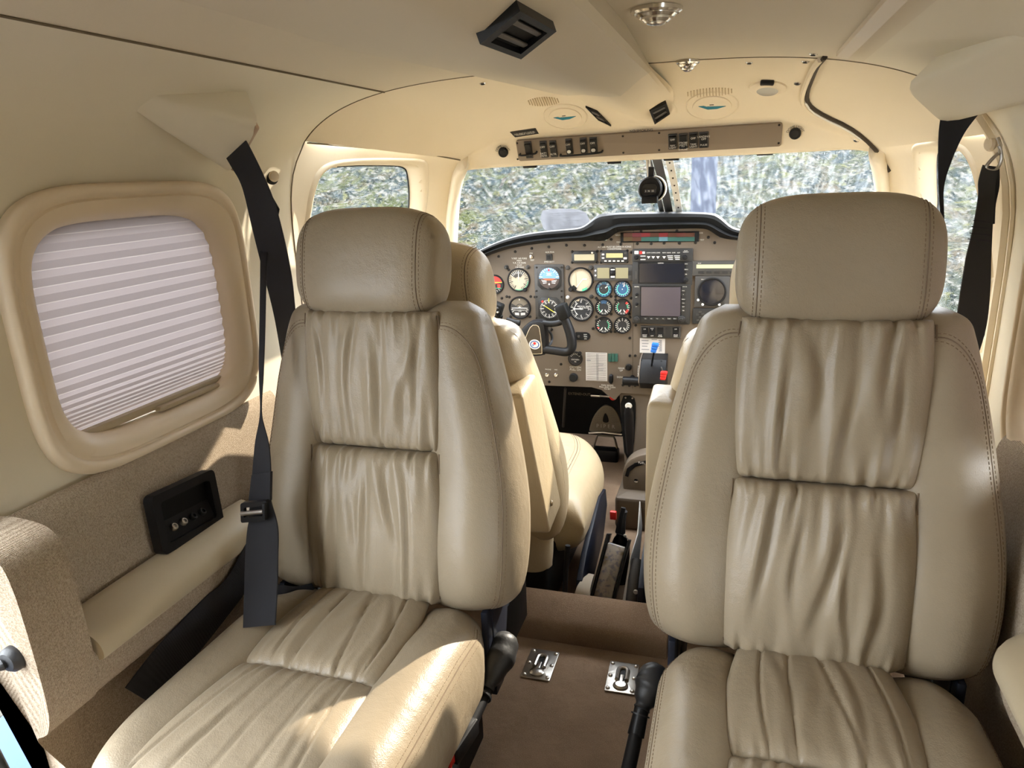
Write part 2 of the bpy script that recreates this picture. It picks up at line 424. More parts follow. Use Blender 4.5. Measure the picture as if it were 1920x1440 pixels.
# upper wall above the open aft door, seen only from other places
mb = MB()
pr = [sect(-1, TH_L*i/12) for i in range(4, 13)]
mb.grid([[Vector((x, y, z)) for x, z in pr] for y in (YAFT, -.3, .52)])
mb.grid([[Vector((wallx(-1, z), y, z)) for z in (-.12, .1, .3, .5, .68, .80)]+[Vector((x, y, z)) for x, z in pr] for y in (YAFT, -.8, -.12)])
tag(mb.build('wall_aft', M['wall']), kind='structure')
mb = MB(); mb.grid([[Vector((wallx(1, z), y, z)) for z in (-.12, .2, .45, .68, .9)]+[Vector((sect(1, TH_R)[0], y, sect(1, TH_R)[1]))] for y in (YAFT, 0, .30)])
tag(mb.build('wall_back', M['wall']), kind='structure')

mb = MB(); mb.grid([[Vector((x, YAFT, z)) for x in (-.7, -.3, .3, .7)] for z in (-.1, .5, 1.06)])
tag(mb.build('wall_rear', M['wall']), kind='structure')
# ---- cockpit: headliner between the arch and the brow over the windshield
arch = []
ZSEAM = .953
def th_at(side, z):
    lo, hi = 0, math.pi/2
    for _ in range(40):
        m = (lo+hi)/2
        if sect(side, m)[1] < z: lo = m
        else: hi = m
    return lo
tl, tr_ = th_at(-1, ZSEAM), th_at(1, .90)
NA = 30
arch = [sect(-1, tl+(math.pi/2-tl)*(i/NA)**.8) for i in range(NA+1)]+[sect(1, math.pi/2-(math.pi/2-tr_)*(1-(1-i/NA)**.8)) for i in range(1, NA+1)]
arch = [Vector((x, YA, z)) for x, z in arch]
FRT = chaikin([ay(u, v, 1.75) for u, v in ((866, 300), (885, 284), (915, 268), (950, 257), (1080, 244), (1215, 233), (1340, 225), (1460, 219), (1510, 226), (1560, 243), (1610, 262), (1645, 279))], 2)
BOT = chaikin([ay(u, v, 1.785) for u, v in ((866, 318), (900, 313), (950, 310), (1080, 303), (1215, 296.5), (1340, 290), (1460, 284), (1540, 280), (1600, 276), (1650, 284))], 2)
def resample(P, n):
    L = [0]
    for a, b in zip(P, P[1:]): L.append(L[-1]+(b-a).length)
    out = []
    for i in range(n):
        d = L[-1]*i/(n-1); j = 0
        while j < len(L)-2 and L[j+1] < d: j += 1
        k = (d-L[j])/max(1e-9, L[j+1]-L[j]); out.append(P[j].lerp(P[j+1], k))
    return out
nA = 61
A_ = resample(arch, nA); F_ = resample(FRT, nA); B_ = resample(BOT, nA)
# match by x in the middle so that lines run straight forward
def at_x(P, x):
    for a, b in zip(P, P[1:]):
        if (a.x-x)*(b.x-x) <= 0 and abs(b.x-a.x) > 1e-9: return a.lerp(b, (x-a.x)/(b.x-a.x))
    return P[0] if x < P[0].x else P[-1]
HL = []
for i in range(nA):
    s = i/(nA-1)
    a = A_[i]; f = F_[i]; row = []
    for j in range(17):
        t = j/16
        p = a.lerp(f, t); bul = .03*math.sin(math.pi*t)*(math.sin(math.pi*s))**.5
        p = p+Vector((0, 0, bul))
        row.append(p)
    HL.append(row)
mb = MB(); mb.grid(HL)
# rounded turn from the headliner into the brow and its lip
brow = []
for i in range(nA):
    f, b = F_[i], B_[i]; h = (f-b)
    row = [f, f.lerp(b, .06)+Vector((0, .004, 0)), f.lerp(b, .15)+Vector((0, .006, 0)), f.lerp(b, .5)+Vector((0, .003, 0)), f.lerp(b, .9)+Vector((0, .001, 0)), b, b+Vector((0, .006, -.004)), b+Vector((0, .02, -.003)), b+Vector((0, .05, .004))]
    brow.append(row)
mb.grid(brow)
hl = tag(mb.build('trim_1', M['liner'], sharp=60), kind='structure')
# ---- cockpit side walls with window openings
def _top(pts):
    P = [ay(u, v, y) for u, v, y in pts]
    return [(p.y, p.x) for p in P], [(p.y, p.z) for p in P]
TL = _top([(866, 300, 1.75), (858, 335, 1.80), (850, 385, 1.88), (847, 450, 1.98), (846, 520, 2.12)])
TRt = _top([(1645, 279, 1.75), (1651, 325, 1.80), (1657, 375, 1.88), (1662, 450, 1.98), (1666, 520, 2.12)])
def TOP(side, y):
    if side < 0:
        xs = [(1.37, -.632), (1.56, -.548)]+TL[0]+[(2.5, -.64)]; zs = [(1.37, .953), (1.56, .938)]+TL[1]+[(2.5, .35)]
    else:
        xs = [(1.37, .598), (1.56, .565)]+TRt[0]+[(2.5, .64)]; zs = [(1.37, .90), (1.56, .905)]+TRt[1]+[(2.5, .35)]
    return Vector((sint(xs, y), y, sint(zs, y)))
def cock_x(side, y, z):
    a = side*(interp([(1.37, .69), (2.0, .645), (2.4, .635)], y) if side < 0 else interp([(1.37, .665), (2.0, .655), (2.4, .645)], y))
    T = TOP(side, y); b_ = max(0, min(1, (y-YA)/.16)); b_ = b_*b_*(3-2*b_)
    zb = min(ZC-.05, T.z-.12)
    if z < zb: return lerp(wallx(side, z), a*(1-(abs(ZC-z)/3.0)**2.5), b_)
    k = max(0, min(1, (T.z-z)/(T.z-zb)))
    x = T.x+(a-T.x)*math.sin(math.pi/2*k)**.8
    return lerp(wallx(side, min(z, 1.03)), x, b_) if b_ < 1 else x
def cock_wall(side, hole):
    mb = MB(); ys = [YA+(2.6-YA)*i/90 for i in range(91)]; nv = 70; P = []
    for y in ys:
        zt = TOP(side, y).z
        P.append([Vector((cock_x(side, y, z), y, z)) for z in [zt+(-.14-zt)*(j/nv)**1.0 for j in range(nv+1)]])
    mb.v = [p for r in P for p in r]; w = nv+1
    for i in range(90):
        for j in range(nv):
            c = (P[i][j]+P[i+1][j+1])/2
            if inpoly(hole, c.y, c.z): continue
            mb.f.append((i*w+j, (i+1)*w+j, (i+1)*w+j+1, i*w+j+1))
    return mb
def inpoly(poly, x, y):
    r = False; n = len(poly)
    for i in range(n):
        x0, y0 = poly[i][0], poly[i][1]; x1, y1 = poly[i-1][0], poly[i-1][1]
        if (y0 > y) != (y1 > y) and x < (x1-x0)*(y-y0)/(y1-y0)+x0: r = not r
    return r
def sidepoly(pix, xpl):
    mb = cock_wall(1 if xpl > 0 else -1, [(9, 9), (9.1, 9), (9, 9.1)]); t = BVHTree.FromPolygons(mb.v, mb.f); P = []
    for u, v in pix:
        d = ray(u, v).normalized(); r = t.ray_cast(CAM+d*.05, d); q = r[0] if r[0] is not None else ax(u, v, xpl)
        P.append(Vector((max(q.y, YA+.012), q.z, 0)))
    P = chaikin(P, 3, closed=True)
    return [(p.x, p.y) for p in P]
HL_L = sidepoly([(562, 560), (566, 480), (578, 420), (588, 355), (600, 325), (625, 309), (680, 304), (750, 304), (788, 306), (793, 325), (791, 420), (788, 520), (780, 600), (680, 620), (600, 610)], -.645)
HL_R = sidepoly([(1718, 600), (1722, 480), (1722, 400), (1718, 290), (1724, 276), (1760, 274), (1800, 276), (1822, 300), (1838, 360), (1852, 450), (1862, 560), (1866, 640), (1840, 660), (1760, 640)], .635)
cl = tag(cock_wall(-1, HL_L).build('wall_cockpit_left', M['liner'], sharp=60), kind='structure')
cr = tag(cock_wall(1, HL_R).build('wall_cockpit_right', M['liner'], sharp=60), kind='structure')
# side window surrounds (reveal) and panes
def side_window(name, side, poly, lab_glass):
    n = len(poly); cy = sum(p[0] for p in poly)/n; cz = sum(p[1] for p in poly)/n
    prof = [(1.06, -.001), (1.045, .004), (1.02, .007), (1.00, .006), (.985, .002), (.975, -.012), (.965, -.032)]
    P = []
    for sc, dep in prof:
        row = []
        for (y, z) in poly:
            yy, zz = cy+(y-cy)*sc, cz+(z-cz)*sc
            zz = min(zz, TOP(side, max(YA, min(yy, 2.4))).z-.002); yy = max(YA+.004, yy)
            row.append(Vector((cock_x(side, yy, zz)-side*dep, yy, zz)))
        P.append(row)
    P = list(map(list, zip(*P)))
    mb = MB(); mb.grid(P, cu=True); fr = tag(mb.build(name, M['liner'], sharp=60), kind='structure')
    mb = MB(); vs = [Vector((cock_x(side, max(YA, y), z)+side*.028, y, z)) for y, z in [(cy+(p[0]-cy)*.99, cz+(p[1]-cz)*.99) for p in poly]]
    c = Vector((side*.665+side*.02, cy, cz)); mb.v = vs+[c]
    mb.f = [(i, (i+1) % n, n) for i in range(n)]
    mb.build('window_pane', lab_glass, fr)
    # thin dark gasket line
    mb = MB(); mb.tube([p[-1] for p in P], .0022, n=6, closed=True); mb.build('window_gasket', M['blackm'], fr)
    return fr
side_window('window_2', -1, HL_L, M['glass'])
side_window('window_3', 1, HL_R, M['glass_hazy'])
# pillars between side windows and windshield
for side, nm in ((-1, 'trim_2'), (1, 'trim_3')):
    ys = [1.752+i*.0145 for i in range(33)]; mb = MB(); P = []
    for y in ys:
        T = TOP(side, y); tgt = (TOP(side, y+.01)-TOP(side, y-.01)).normalized()
        o = Vector((-side*.8, -.35, .25)); o = (o-tgt*o.dot(tgt)).normalized(); q = tgt.cross(o).normalized()
        P.append([T+o*.016*math.cos(a)+q*.03*math.sin(a) for a in [2*math.pi*k/14 for k in range(15)]])
    P.insert(0, [TOP(side, 1.752)]*15); mb.grid(P); tag(mb.build(nm, M['liner'], sharp=80), kind='structure')
# ---- seams and strips on the lining
bv_l = None
def bvh(*obs):
    vs, fs = [], []
    for o in obs:
        l = world_loc(o); b = len(vs); vs += [v.co+l for v in o.data.vertices]; fs += [tuple(i+b for i in p.vertices) for p in o.data.polygons]
    return BVHTree.FromPolygons(vs, fs)
SH = bvh(wl, wr, ce, hl, cl, cr)
def on(u, v, off=0.0, t=None):
    d = ray(u, v).normalized(); r = (t or SH).ray_cast(CAM+d*.05, d)
    if r[0] is None: raise Exception('no hit %s %s' % (u, v))
    n = r[1] if r[1].dot(d) < 0 else -r[1]
    return r[0]+n*off, n
def seam(name, pts, r, m, flat=1.0, kind='structure', it=1):
    mb = MB(); mb.tube(chaikin(pts, it), r, n=6); return tag(mb.build(name, m), kind=kind)
M['gap'] = mat('seam_gap', (.055, .042, .028), .9); M['groove'] = mat('seam_groove', (.16, .125, .08), .9)
mb = MB()
x, z = sect(-1, TH_L); mb.tube([Vector((x, y, z)) for y in (YAFT, .2, .8, YA)], .0022, n=6)
seam('trim_4', [Vector((x, y, z-.001)) for y in (YAFT, .2, .8, YA)], .0017, M['groove'])
seam('trim_5', [Vector((p.x*.999, YA, p.z-.0002)) for p in arch], .0012, M['groove'], it=0)
seam('trim_12', [Vector((wallx(1, z)*.995, YA+.004, z)) for z in (.93, .88, .8, .7, .6, .5, .42)], .009, M['liner'])
seam('trim_13', [Vector((wallx(1, z)*.999, YA-.016, z)) for z in (.93, .88, .8, .7, .6, .5, .42)], .0045, M['liner'])
seam('trim_6', [Vector((wallx(-1, z)*.999, YA, z)) for z in (.953, .9, .85, .8, .72, .65, .55, .45)], .0012, M['groove'])
seam('trim_7', [TOP(-1, y)+Vector((.003, 0, -.0035)) for y in (1.372, 1.45, 1.55, 1.65, 1.74)], .0017, M['groove'])
# pale strip along the right of the ceiling
x0, z0 = sect(1, TH_R)
mb = MB(); d = Vector((.7, 0, -.25)).normalized()
mb.ribbon([(on(1579, 99)[0]+Vector((0, (y-YA), -.004)), d*.0085, (0, 0, -1)) for y in (YAFT, 0, .6, YA-.003)], th=.004)
tag(mb.build('trim_8', M['ivory']), kind='structure')
# curved edge of the right side lining panel in the cockpit: dark gap and pale edging
edge = [(1547, 105), (1534, 120), (1523, 145), (1514, 170), (1513, 186), (1522, 200), (1548, 216), (1590, 235), (1620, 256), (1648, 285), (1668, 320), (1682, 360), (1692, 405)]
TR = bvh(hl, cr)
def try_on(u, v, off, t=None):
    try: return on(u, v, off, t)[0]
    except Exception: return None
def curve_on(pix, off):
    P = [try_on(u, v, off) for u, v in pix]; return [p for p in P if p is not None]
seam('trim_9', curve_on(edge[:-2], .002), .0045, M['gap'])
seam('trim_10', curve_on([(u-8, v+3) for u, v in edge[:9]], .003), .0055, M['liner'])
seam('trim_11', curve_on([(1512, 188), (1523, 205), (1549, 220), (1590, 239), (1618, 258)], .003), .004, M['offwhite'])
# ---- left cabin window: frame, pane, pleated blind
def ring_window(name, side, win, m):
    cy, cz, w, h, p = win; out = superrect(1, 1, p, 96); P = []
    prof = [(0, -.004), (.000, .010), (.003, .016), (.009, .019), (.015, .018), (.018, .0135), (.021, .0135), (.024, .017), (.034, .016), (.044, .010), (.051, .000), (.055, -.016), (.056, -.05)]
    for (d, n) in prof:
        P.append([Vector((wallx(side, cz+b*(h-2*d))-side*n, cy+a*(w-2*d), cz+b*(h-2*d))) for a, b in out])
    P = list(map(list, zip(*P))); mb = MB(); mb.grid(P, cu=True)
    return tag(mb.build(name, m, sharp=50), kind='structure')
w1 = ring_window('window_1', -1, WIN_L, M['trim'])
w4 = ring_window('window_4', 1, WIN_R, M['trim'])
for w_, side, win in ((w1, -1, WIN_L), (w4, 1, WIN_R)):
    mb = MB(); cy, cz, w, h, p = win; o = superrect(w-.08, h-.08, p, 64)
    mb.add([Vector((side*.745, cy+a, cz+b)) for a, b in o], [tuple(range(64))]); mb.build('window_pane', M['glass'], w_)
def blindmat():
    m = bpy.data.materials.new('pleated_paper'); m.use_nodes = True; t = m.node_tree; b = t.nodes['Principled BSDF']; o = t.nodes['Material Output']
    b.inputs['Base Color'].default_value = (.235, .195, .185, 1); b.inputs['Roughness'].default_value = .85
    tl = nd(t, 'ShaderNodeBsdfTranslucent'); tl.inputs[0].default_value = (.36, .30, .29, 1)
    a = nd(t, 'ShaderNodeMixShader'); a.inputs[0].default_value = .16; t.links.new(b.outputs[0], a.inputs[1]); t.links.new(tl.outputs[0], a.inputs[2]); t.links.new(a.outputs[0], o.inputs[0]); return m
M['blind'] = blindmat()
def edgemat():
    m = bpy.data.materials.new('pleat_fold'); m.use_nodes = True; t = m.node_tree; t.nodes.clear(); o = nd(t, 'ShaderNodeOutputMaterial')
    a = nd(t, 'ShaderNodeBsdfTranslucent'); a.inputs[0].default_value = (.30, .26, .24, 1); b = nd(t, 'ShaderNodeBsdfDiffuse'); b.inputs[0].default_value = (.35, .30, .27, 1)
    x = nd(t, 'ShaderNodeMixShader'); x.inputs[0].default_value = .7; t.links.new(a.outputs[0], x.inputs[1]); t.links.new(b.outputs[0], x.inputs[2]); t.links.new(x.outputs[0], o.inputs[0]); return m
M['blind_edge'] = edgemat()
def blind(side, win, zbot, label):
    cy, cz, w, h, p = win; top = cz+h/2-.035; x0 = side*.712
    root = thing('pleated_blind', (x0, cy, zbot-.02), label, 'window blind')
    zs = []; z = top; pitch = .0235; k = 0
    while z > zbot+.004:
        zs.append(z); k += 1
        pitch = .0235 if z > zbot+.10 else max(.006, .0235*(z-zbot)/.10); z -= pitch/2
    zs.append(zbot-.004)
    yy = [cy-w/2+.035+(w-.07)*i/24 for i in range(25)]; rows = []; st = []
    for i, z in enumerate(zs):
        amp = .0016 if i % 2 else -.0016; e = min(.0007, .2*abs(zs[max(0, i-1)]-zs[min(len(zs)-1, i+1)]))
        if i % 2: rows += [(z+e, amp), (z-e, amp)]; st.append(len(rows)-2)
        else: rows.append((z, amp))
    R = [[Vector((x0-side*am, y, z)) for y in yy] for z, am in rows]
    mb = MB(); me_ = MB()
    for i in range(len(R)-1): (me_ if i in st else mb).grid([R[i], R[i+1]])
    mb.build('pleats', M['blind'], root, smooth=False); me_.build('pleat_edge', M['blind_edge'], root, smooth=False)
    mb = MB(); mb.box((x0-side*.002, cy, zbot-.006), (.016, w-.075, .014), bev=.004); r = mb.build('bottom_rail', M['arm'], root)
    mb = MB(); mb.box((x0-side*.014, cy+.06, zbot-.011), (.016, .15, .009), bev=.003); mb.build('pull_handle', M['arm'], root)
    return root
blind(-1, WIN_L, .518, 'pleated pinkish grey paper blind pulled down in the left cabin window')
blind(1, WIN_R, .50, 'pleated pale blind drawn in the cabin window at the right edge behind the belt')
# ---- windshield: two panes and centre post
tw = [b+Vector((0, .02, 0)) for b in B_]
def shield(x0, x1, n=16):
    P = []
    for i in range(n+1):
        x = lerp(x0, x1, i/n); t = at_x(B_, x)+Vector((0, .03, .004)); s = (x-.03)/.6
        row = []
        for j in range(13):
            k = j/12; y = t.y+(2.42-.28*s*s-t.y)*k; z = t.z+(.60-t.z)*k+.02*math.sin(math.pi*k)
            xx = x+(.13*s)*k
            row.append(Vector((xx, y, z)))
        P.append(row)
    return P
for nm, a, b, g in (('window_5', -.47, .035, 'glass'), ('window_6', .055, .53, 'glass_hazy')):
    mb = MB(); mb.grid(shield(a, b)); tag(mb.build(nm, M[g]), kind='structure')
S0 = shield(.045, .0451, 1)[0][:11]
post = thing('windshield_post', S0[-1], 'slim metal centre post between the two windshield panes with rivet rows', 'post')
mb = MB(); mb.ribbon([(p+Vector((0, -.012, 0)), Vector((.011, 0, 0)), (0, -1, .4)) for p in S0], th=.007); mb.build('post_channel', M['steel'], post)
mb = MB(); mb.ribbon([(p+Vector((.028, -.008, 0)), Vector((.009, 0, 0)), (0, -1, .4)) for p in S0], th=.004); mb.build('retainer_strip', M['offwhite'], post)
mb = MB(); mb.ribbon([(p+Vector((-.021, -.006, 0)), Vector((.007, 0, 0)), (0, -1, .4)) for p in S0], th=.004); mb.build('retainer_strip', M['steel'], post)
for p in resample(S0, 12):
    mb = MB(); mb.cyl(p+Vector((.028, -.012, .001)), p+Vector((.028, -.016, .002)), .0022, n=8); mb.build('rivet', M['screw'], post)
# dark clips under the brow lip
for u, v, w_ in ((994, 312, .036), (1152, 304, .034), (1259, 298, .036), (1434, 288, .036)):
    c = ay(u, v, 1.80); mb = MB(); mb.box(c, (w_, .012, .008), bev=.003)
    o = mb.build('visor_clip', M['black'])
    tag(o, {994: 'black clip under the brow, first from the left pillar', 1152: 'black clip under the brow just left of the compass', 1259: 'black clip under the brow just right of the centre post', 1434: 'black clip under the brow near the right dome light knob'}[u], 'clip', 'visor clips under the brow')
# ---- exterior
def terrain():
    rnd = random.Random(3); mb = MB(); nx, ny = 200, 190; P = []
    from mathutils import noise
    for i in range(nx+1):
        row = []
        for j in range(ny+1):
            y = -6+(j/ny)**1.25*34; x = (i/nx-.5)*(34+y*1.0)
            d = math.hypot(x*.55, max(0, y))
            z = -1.05+max(0, d-9)*.50-max(0, d-20)*.25
            k = min(1, max(0, (d-7)/3))
            z += k*(noise.noise(Vector((x*.9, y*.9, 0)))*.22+noise.noise(Vector((x*2.6, y*2.6, 4)))*.13+noise.noise(Vector((x*6, y*6, 9)))*.07)
            row.append(Vector((x, y, z)))
        P.append(row)
    mb.grid(P); return mb
m = mat('scrub_hillside', (.013, .016, .011), .95, spec=.05, bump=[(9, .8, 'noise', .08), (30, .6, 'noise', .03)],
        var=[(1.3, (.022, .025, .009), .48, .60), (2.2, (.030, .024, .015), .50, .62), (3.5, (.010, .015, .016), .50, .60), (6, (.040, .040, .017), .56, .66), (9, (.060, .058, .050), .53, .64), (16, (.003, .005, .004), .54, .64), (26, (.09, .087, .078), .58, .70)])
M['scrub'] = m
tag(terrain().build('hillside', m), kind='structure')
# ============================================================ SEATS
class LF:                                                    # local frame: x across, h up along, d out of the face
    def __init__(s, o, X, U, N): s.o, s.X, s.U, s.N = Vector(o), Vector(X).normalized(), Vector(U).normalized(), Vector(N).normalized()
    def __call__(s, x, h, d): return s.o+s.X*x+s.U*h+s.N*d
def edgespace(n, k=1.9):
    out = []
    for i in range(n+1):
        q = -1+2*i/n; out.append(math.copysign(1-(1-abs(q))**k, q))
    return out
class Pillow:
    def __init__(s, fr, half, h0, h1, dpart, front, back, ps=8, pt=8, ks=2.5, kt=2.5, wr=None, cx=None, hb=None, ht=None):
        s.fr, s.half, s.h0, s.h1, s.dp, s.front, s.back = fr, half, h0, h1, dpart, front, back
        s.ps, s.pt, s.ks, s.kt, s.wr = ps, pt, ks, kt, wr; s.cx = cx or (lambda t: 0); s.hb = hb or (lambda q: 0); s.ht = ht or (lambda q: 0)
    def xy(s, q, t):
        x = s.cx(t)+q*s.half(t); return x, s.h0+s.hb(q)*(1-t)+(s.h1-s.h0+0)*t+s.ht(q)*t
    def e(s, q, t):
        return max(0, 1-abs(q)**s.ps)**(1/s.ks)*max(0, 1-abs(2*t-1)**s.pt)**(1/s.kt)
    def P(s, q, t, off=0, back=False):
        x, h = s.xy(q, t); e = s.e(q, t)
        if back: return s.fr(x, h, s.dp-s.back*e)
        d = s.dp+s.front(q, t)*e
        if s.wr: d += s.wr(q, t)*min(1, e*1.2)
        return s.fr(x, h, d+off)
    def mesh(s, ns=48, nt=60, mb=None, back=True):
        mb = mb or MB(); Q = edgespace(ns); T = [(t+1)/2 for t in edgespace(nt)]
        mb.grid([[s.P(q, t) for t in T] for q in Q])
        if back:
            Qb = edgespace(max(12, ns//3)); Tb = [(t+1)/2 for t in edgespace(max(12, nt//3))]
            mb.grid([[s.P(q, t, back=True) for t in Tb] for q in Qb])
        return mb
    def path(s, pts, off=.0006, step=None):
        return [s.P(q, t, off) for q, t in pts]
def dashes(mb, path, l=.0042, gap=.0026, r=.00055):
    P = resample(path, max(2, int(sum((b-a).length for a, b in zip(path, path[1:]))/(l+gap))*2))
    for i in range(0, len(P)-1, 2):
        a, b = P[i], P[i+1]
        if (b-a).length > 1e-6: mb.cyl(a, a.lerp(b, 1.15), r, n=4, caps=True)
def gathers(seed, top, bot, longs, amp=1.0):
    """wrinkle field: short creases at the gathered seams and a few long soft folds"""
    rnd = random.Random(seed); C = []
    for n, side in ((top, 1), (bot, 0)):
        for k in range(n):
            s0 = -.92+1.84*(k+rnd.uniform(.2, .8))/n
            C.append((side, s0, rnd.uniform(-.22, .22)-s0*.12, rnd.uniform(.035, .075), rnd.uniform(.10, .32), rnd.uniform(.0022, .0048)*amp))
    L = []
    for k in range(longs):
        s0 = -.75+1.5*(k+rnd.uniform(.15, .85))/longs
        L.append((s0, rnd.uniform(-.25, .25), rnd.uniform(.3, .7), rnd.uniform(.25, .5), rnd.uniform(.06, .12), rnd.uniform(.0025, .005)*amp, rnd.uniform(-.12, .12)))
    ph = [rnd.uniform(0, 6) for _ in range(4)]
    def f(q, t):
        d = 0
        for n_, u in ((top, 1-t), (bot, t)):
            if n_ > 4 and u < .25: d += .0022*amp*(math.sin(q*37+ph[0]+6*u)+.7*math.sin(q*61+ph[1]-9*u))*math.exp(-u/.055)
        for side, s0, sl, w, ln, a in C:
            u = (1-t) if side else t
            c = s0+sl*u; g = math.exp(-((q-c)/(w*(1+1.5*u)))**2)*math.exp(-u/ln); d -= a*g
            c2 = c+w*1.9; d += a*.7*math.exp(-((q-c2)/(w*1.2))**2)*math.exp(-u/ln)
        for s0, sl, tc, tw, w, a, cv in L:
            v = (t-tc)/tw; c = s0+sl*v*.5+cv*v*v; env = math.exp(-v*v*1.2)
            x = (q-c)/w; d += a*env*(math.exp(-x*x)-.9*math.exp(-((x-1.1)/.6)**2))
        return d
    return f
def superq(fr, c, a, b, dd, e1, e2, n1=40, n2=56, wob=None):
    P = []
    pw = lambda x, e: math.copysign(abs(x)**e, x)
    for i in range(n1+1):
        f = -math.pi/2+math.pi*i/n1; row = []
        for j in range(n2+1):
            w = -math.pi+2*math.pi*j/n2
            x = a*pw(math.sin(f), e1); h = b*pw(math.cos(f), e1)*pw(math.sin(w), e2); d = dd*pw(math.cos(f), e1)*pw(math.cos(w), e2)
            row.append(fr(c[0]+x, c[1]+h, c[2]+d))
        P.append(row)
    return P
def ring_at(fr, c, a, b, dd, e1, e2, x, w0=-115, w1=115, n=60, off=1.004):
    pw = lambda v, e: math.copysign(abs(v)**e, v)
    sf = (abs(x)/a)**(1/e1); cf = math.sqrt(max(0, 1-sf*sf)); k = pw(cf, e1)*off
    return [fr(c[0]+x, c[1]+b*k*pw(math.sin(math.radians(w)), e2), c[2]+dd*k*pw(math.cos(math.radians(w)), e2)) for w in [w0+(w1-w0)*i/n for i in range(n+1)]]
HB = [(-.03, .205), (-.015, .226), (.0, .238), (.04, .247), (.10, .251), (.18, .248), (.30, .228), (.40, .206), (.46, .191), (.485, .180), (.503, .150)]
def backrest(root, fr, seed, lab, rear=False, mats=('leather', 'leather_side'), lean=0.0, hx=0.0):
    L1, L2 = M[mats[0]], M[mats[1]]
    h0, h1 = -.03, .503
    def half(t): return sint(HB, h0+(h1-h0)*t)
    def front(q, t):
        h = h0+(h1-h0)*t; aq = abs(q)
        f = .082+.020*math.exp(-((aq-.72)/.2)**2)*(1-.45*t)-.010*(1 if aq < .42 else max(0, 1-(aq-.42)/.1))
        f += .020*math.exp(-((h-.10)/.10)**2)-.012*max(0, (h-.36)/.12)
        return f
    w = gathers(seed+50, 0, 0, 0)
    rnd = random.Random(seed)
    creases = [(rnd.choice((-1, 1))*rnd.uniform(.55, .85), rnd.uniform(.2, .85), rnd.uniform(-.5, .5), rnd.uniform(.10, .22)) for _ in range(7)]
    def wr(q, t):
        d = 0
        for a, b, sl, ln in creases:
            v = (q-a)/ln; d -= .0011*math.exp(-((t-b-sl*(q-a))/.008)**2)*math.exp(-v*v)
        return d
    body = Pillow(fr, half, h0, h1, -.09, front, .055 if rear else .045, ps=9, pt=14, ks=2.6, kt=2.4, wr=wr, cx=lambda t: lean*t*t)
    o = body.mesh(72, 84).build('backrest', L1, root, sharp=80)
    # centre inserts
    def dome(a): return lambda q, t: a*(1-abs(q)**3)+.004
    up = Pillow(fr, lambda t: .121+.009*math.sin(math.pi*t)+.004*t, .246, .482, -.026, lambda q, t: .034+.010*math.sin(math.pi*(t*.8))*(1-.5*q*q), .01, ps=9, pt=20, ks=2.2, kt=2.4, wr=gathers(seed+1, 9, 9, 5, 1.6), cx=lambda t: lean*(.55+.45*t)**2)
    up.mesh(100, 100).build('upper_insert', L1, o, sharp=80)
    lo = Pillow(fr, lambda t: .121+.011*math.sin(math.pi*min(1, t*1.1)), -.010, .247, -.016, lambda q, t: .034+.014*math.sin(math.pi*t)*(1-.5*q*q), .02, ps=9, pt=18, ks=2.2, kt=2.4, wr=gathers(seed+2, 11, 5, 5, 1.7), cx=lambda t: lean*(.55*t)**2, hb=lambda q: -.008*(1-q*q))
    lo.mesh(100, 100).build('lower_insert', L1, o, sharp=80)
    # seam lines beside the inserts and stitching round the edge
    for sgn in (-1, 1):
        mb = MB(); mb.tube([fr(lean*(.55+.45*t)**2+sgn*(up.half(t)+.001), .25+.225*t, -.005-.006*t) for t in [i/12 for i in range(13)]], .0013, n=5)
        mb.build('seam', M['seam'], o)
    def edgepath(qe, tt):
        pts = [(-qe, .03+.75*i/50) for i in range(51)]
        for i in range(1, 16):
            a = math.pi/2*i/15; pts.append((-qe+.22*(1-math.cos(a)), .78+(tt-.78)*math.sin(a)))
        pts += [(-qe+.22+(2*qe-.44)*i/40, tt) for i in range(1, 40)]
        return pts+[(-q, t) for q, t in reversed(pts[:66])]
    for qe, tt in ((.895, .905), (.935, .925)):
        mb = MB(); dashes(mb, body.path(edgepath(qe, tt), .0004)); mb.build('stitching', M['stitch'], o)
    mb = MB(); mb.tube(body.path(edgepath(.915, .915), -.0002), .0011, n=5); mb.build('edge_seam', M['seam'], o)
    for sgn in (-1, 1):
        mb = MB(); mb.tube([fr(sgn*(lo.half(t)+.0005)+lean*(.55*t)**2, .245*t, lo.dp+.014+.004*math.sin(math.pi*t)) for t in [i/12 for i in range(13)]], .0013, n=5)
        mb.build('seam', M['seam'], o)
    # headrest
    c, a, b, dd, e1, e2 = (lean+hx, .561, -.046 if not rear else -.062), .137, .098, .066, .57, .68
    hr = MB(); hr.grid(superq(fr, c, a, b, dd, e1, e2)); ho = hr.build('headrest', L1, root, sharp=80)
    mb = MB(); mb2 = MB()
    for x in (-.106, .106):
        r0 = (-115, 115) if not rear else (65, 295)
        mb = MB(); mb2 = MB()
        dashes(mb, ring_at(fr, c, a, b, dd, e1, e2, x-.005, *r0)); dashes(mb, ring_at(fr, c, a, b, dd, e1, e2, x+.005, *r0))
        mb2.tube(ring_at(fr, c, a, b, dd, e1, e2, x, *r0, off=1.0), .0010, n=5)
        mb.build('stitching', M['stitch'], ho); mb2.build('edge_seam', M['seam'], ho)
    for x in (-.05, .05):
        mb = MB(); mb.cyl(fr(x+lean, .42, -.085), fr(x+lean, .50, -.085), .006); mb.build('headrest_post', M['steel'], root)
    return body
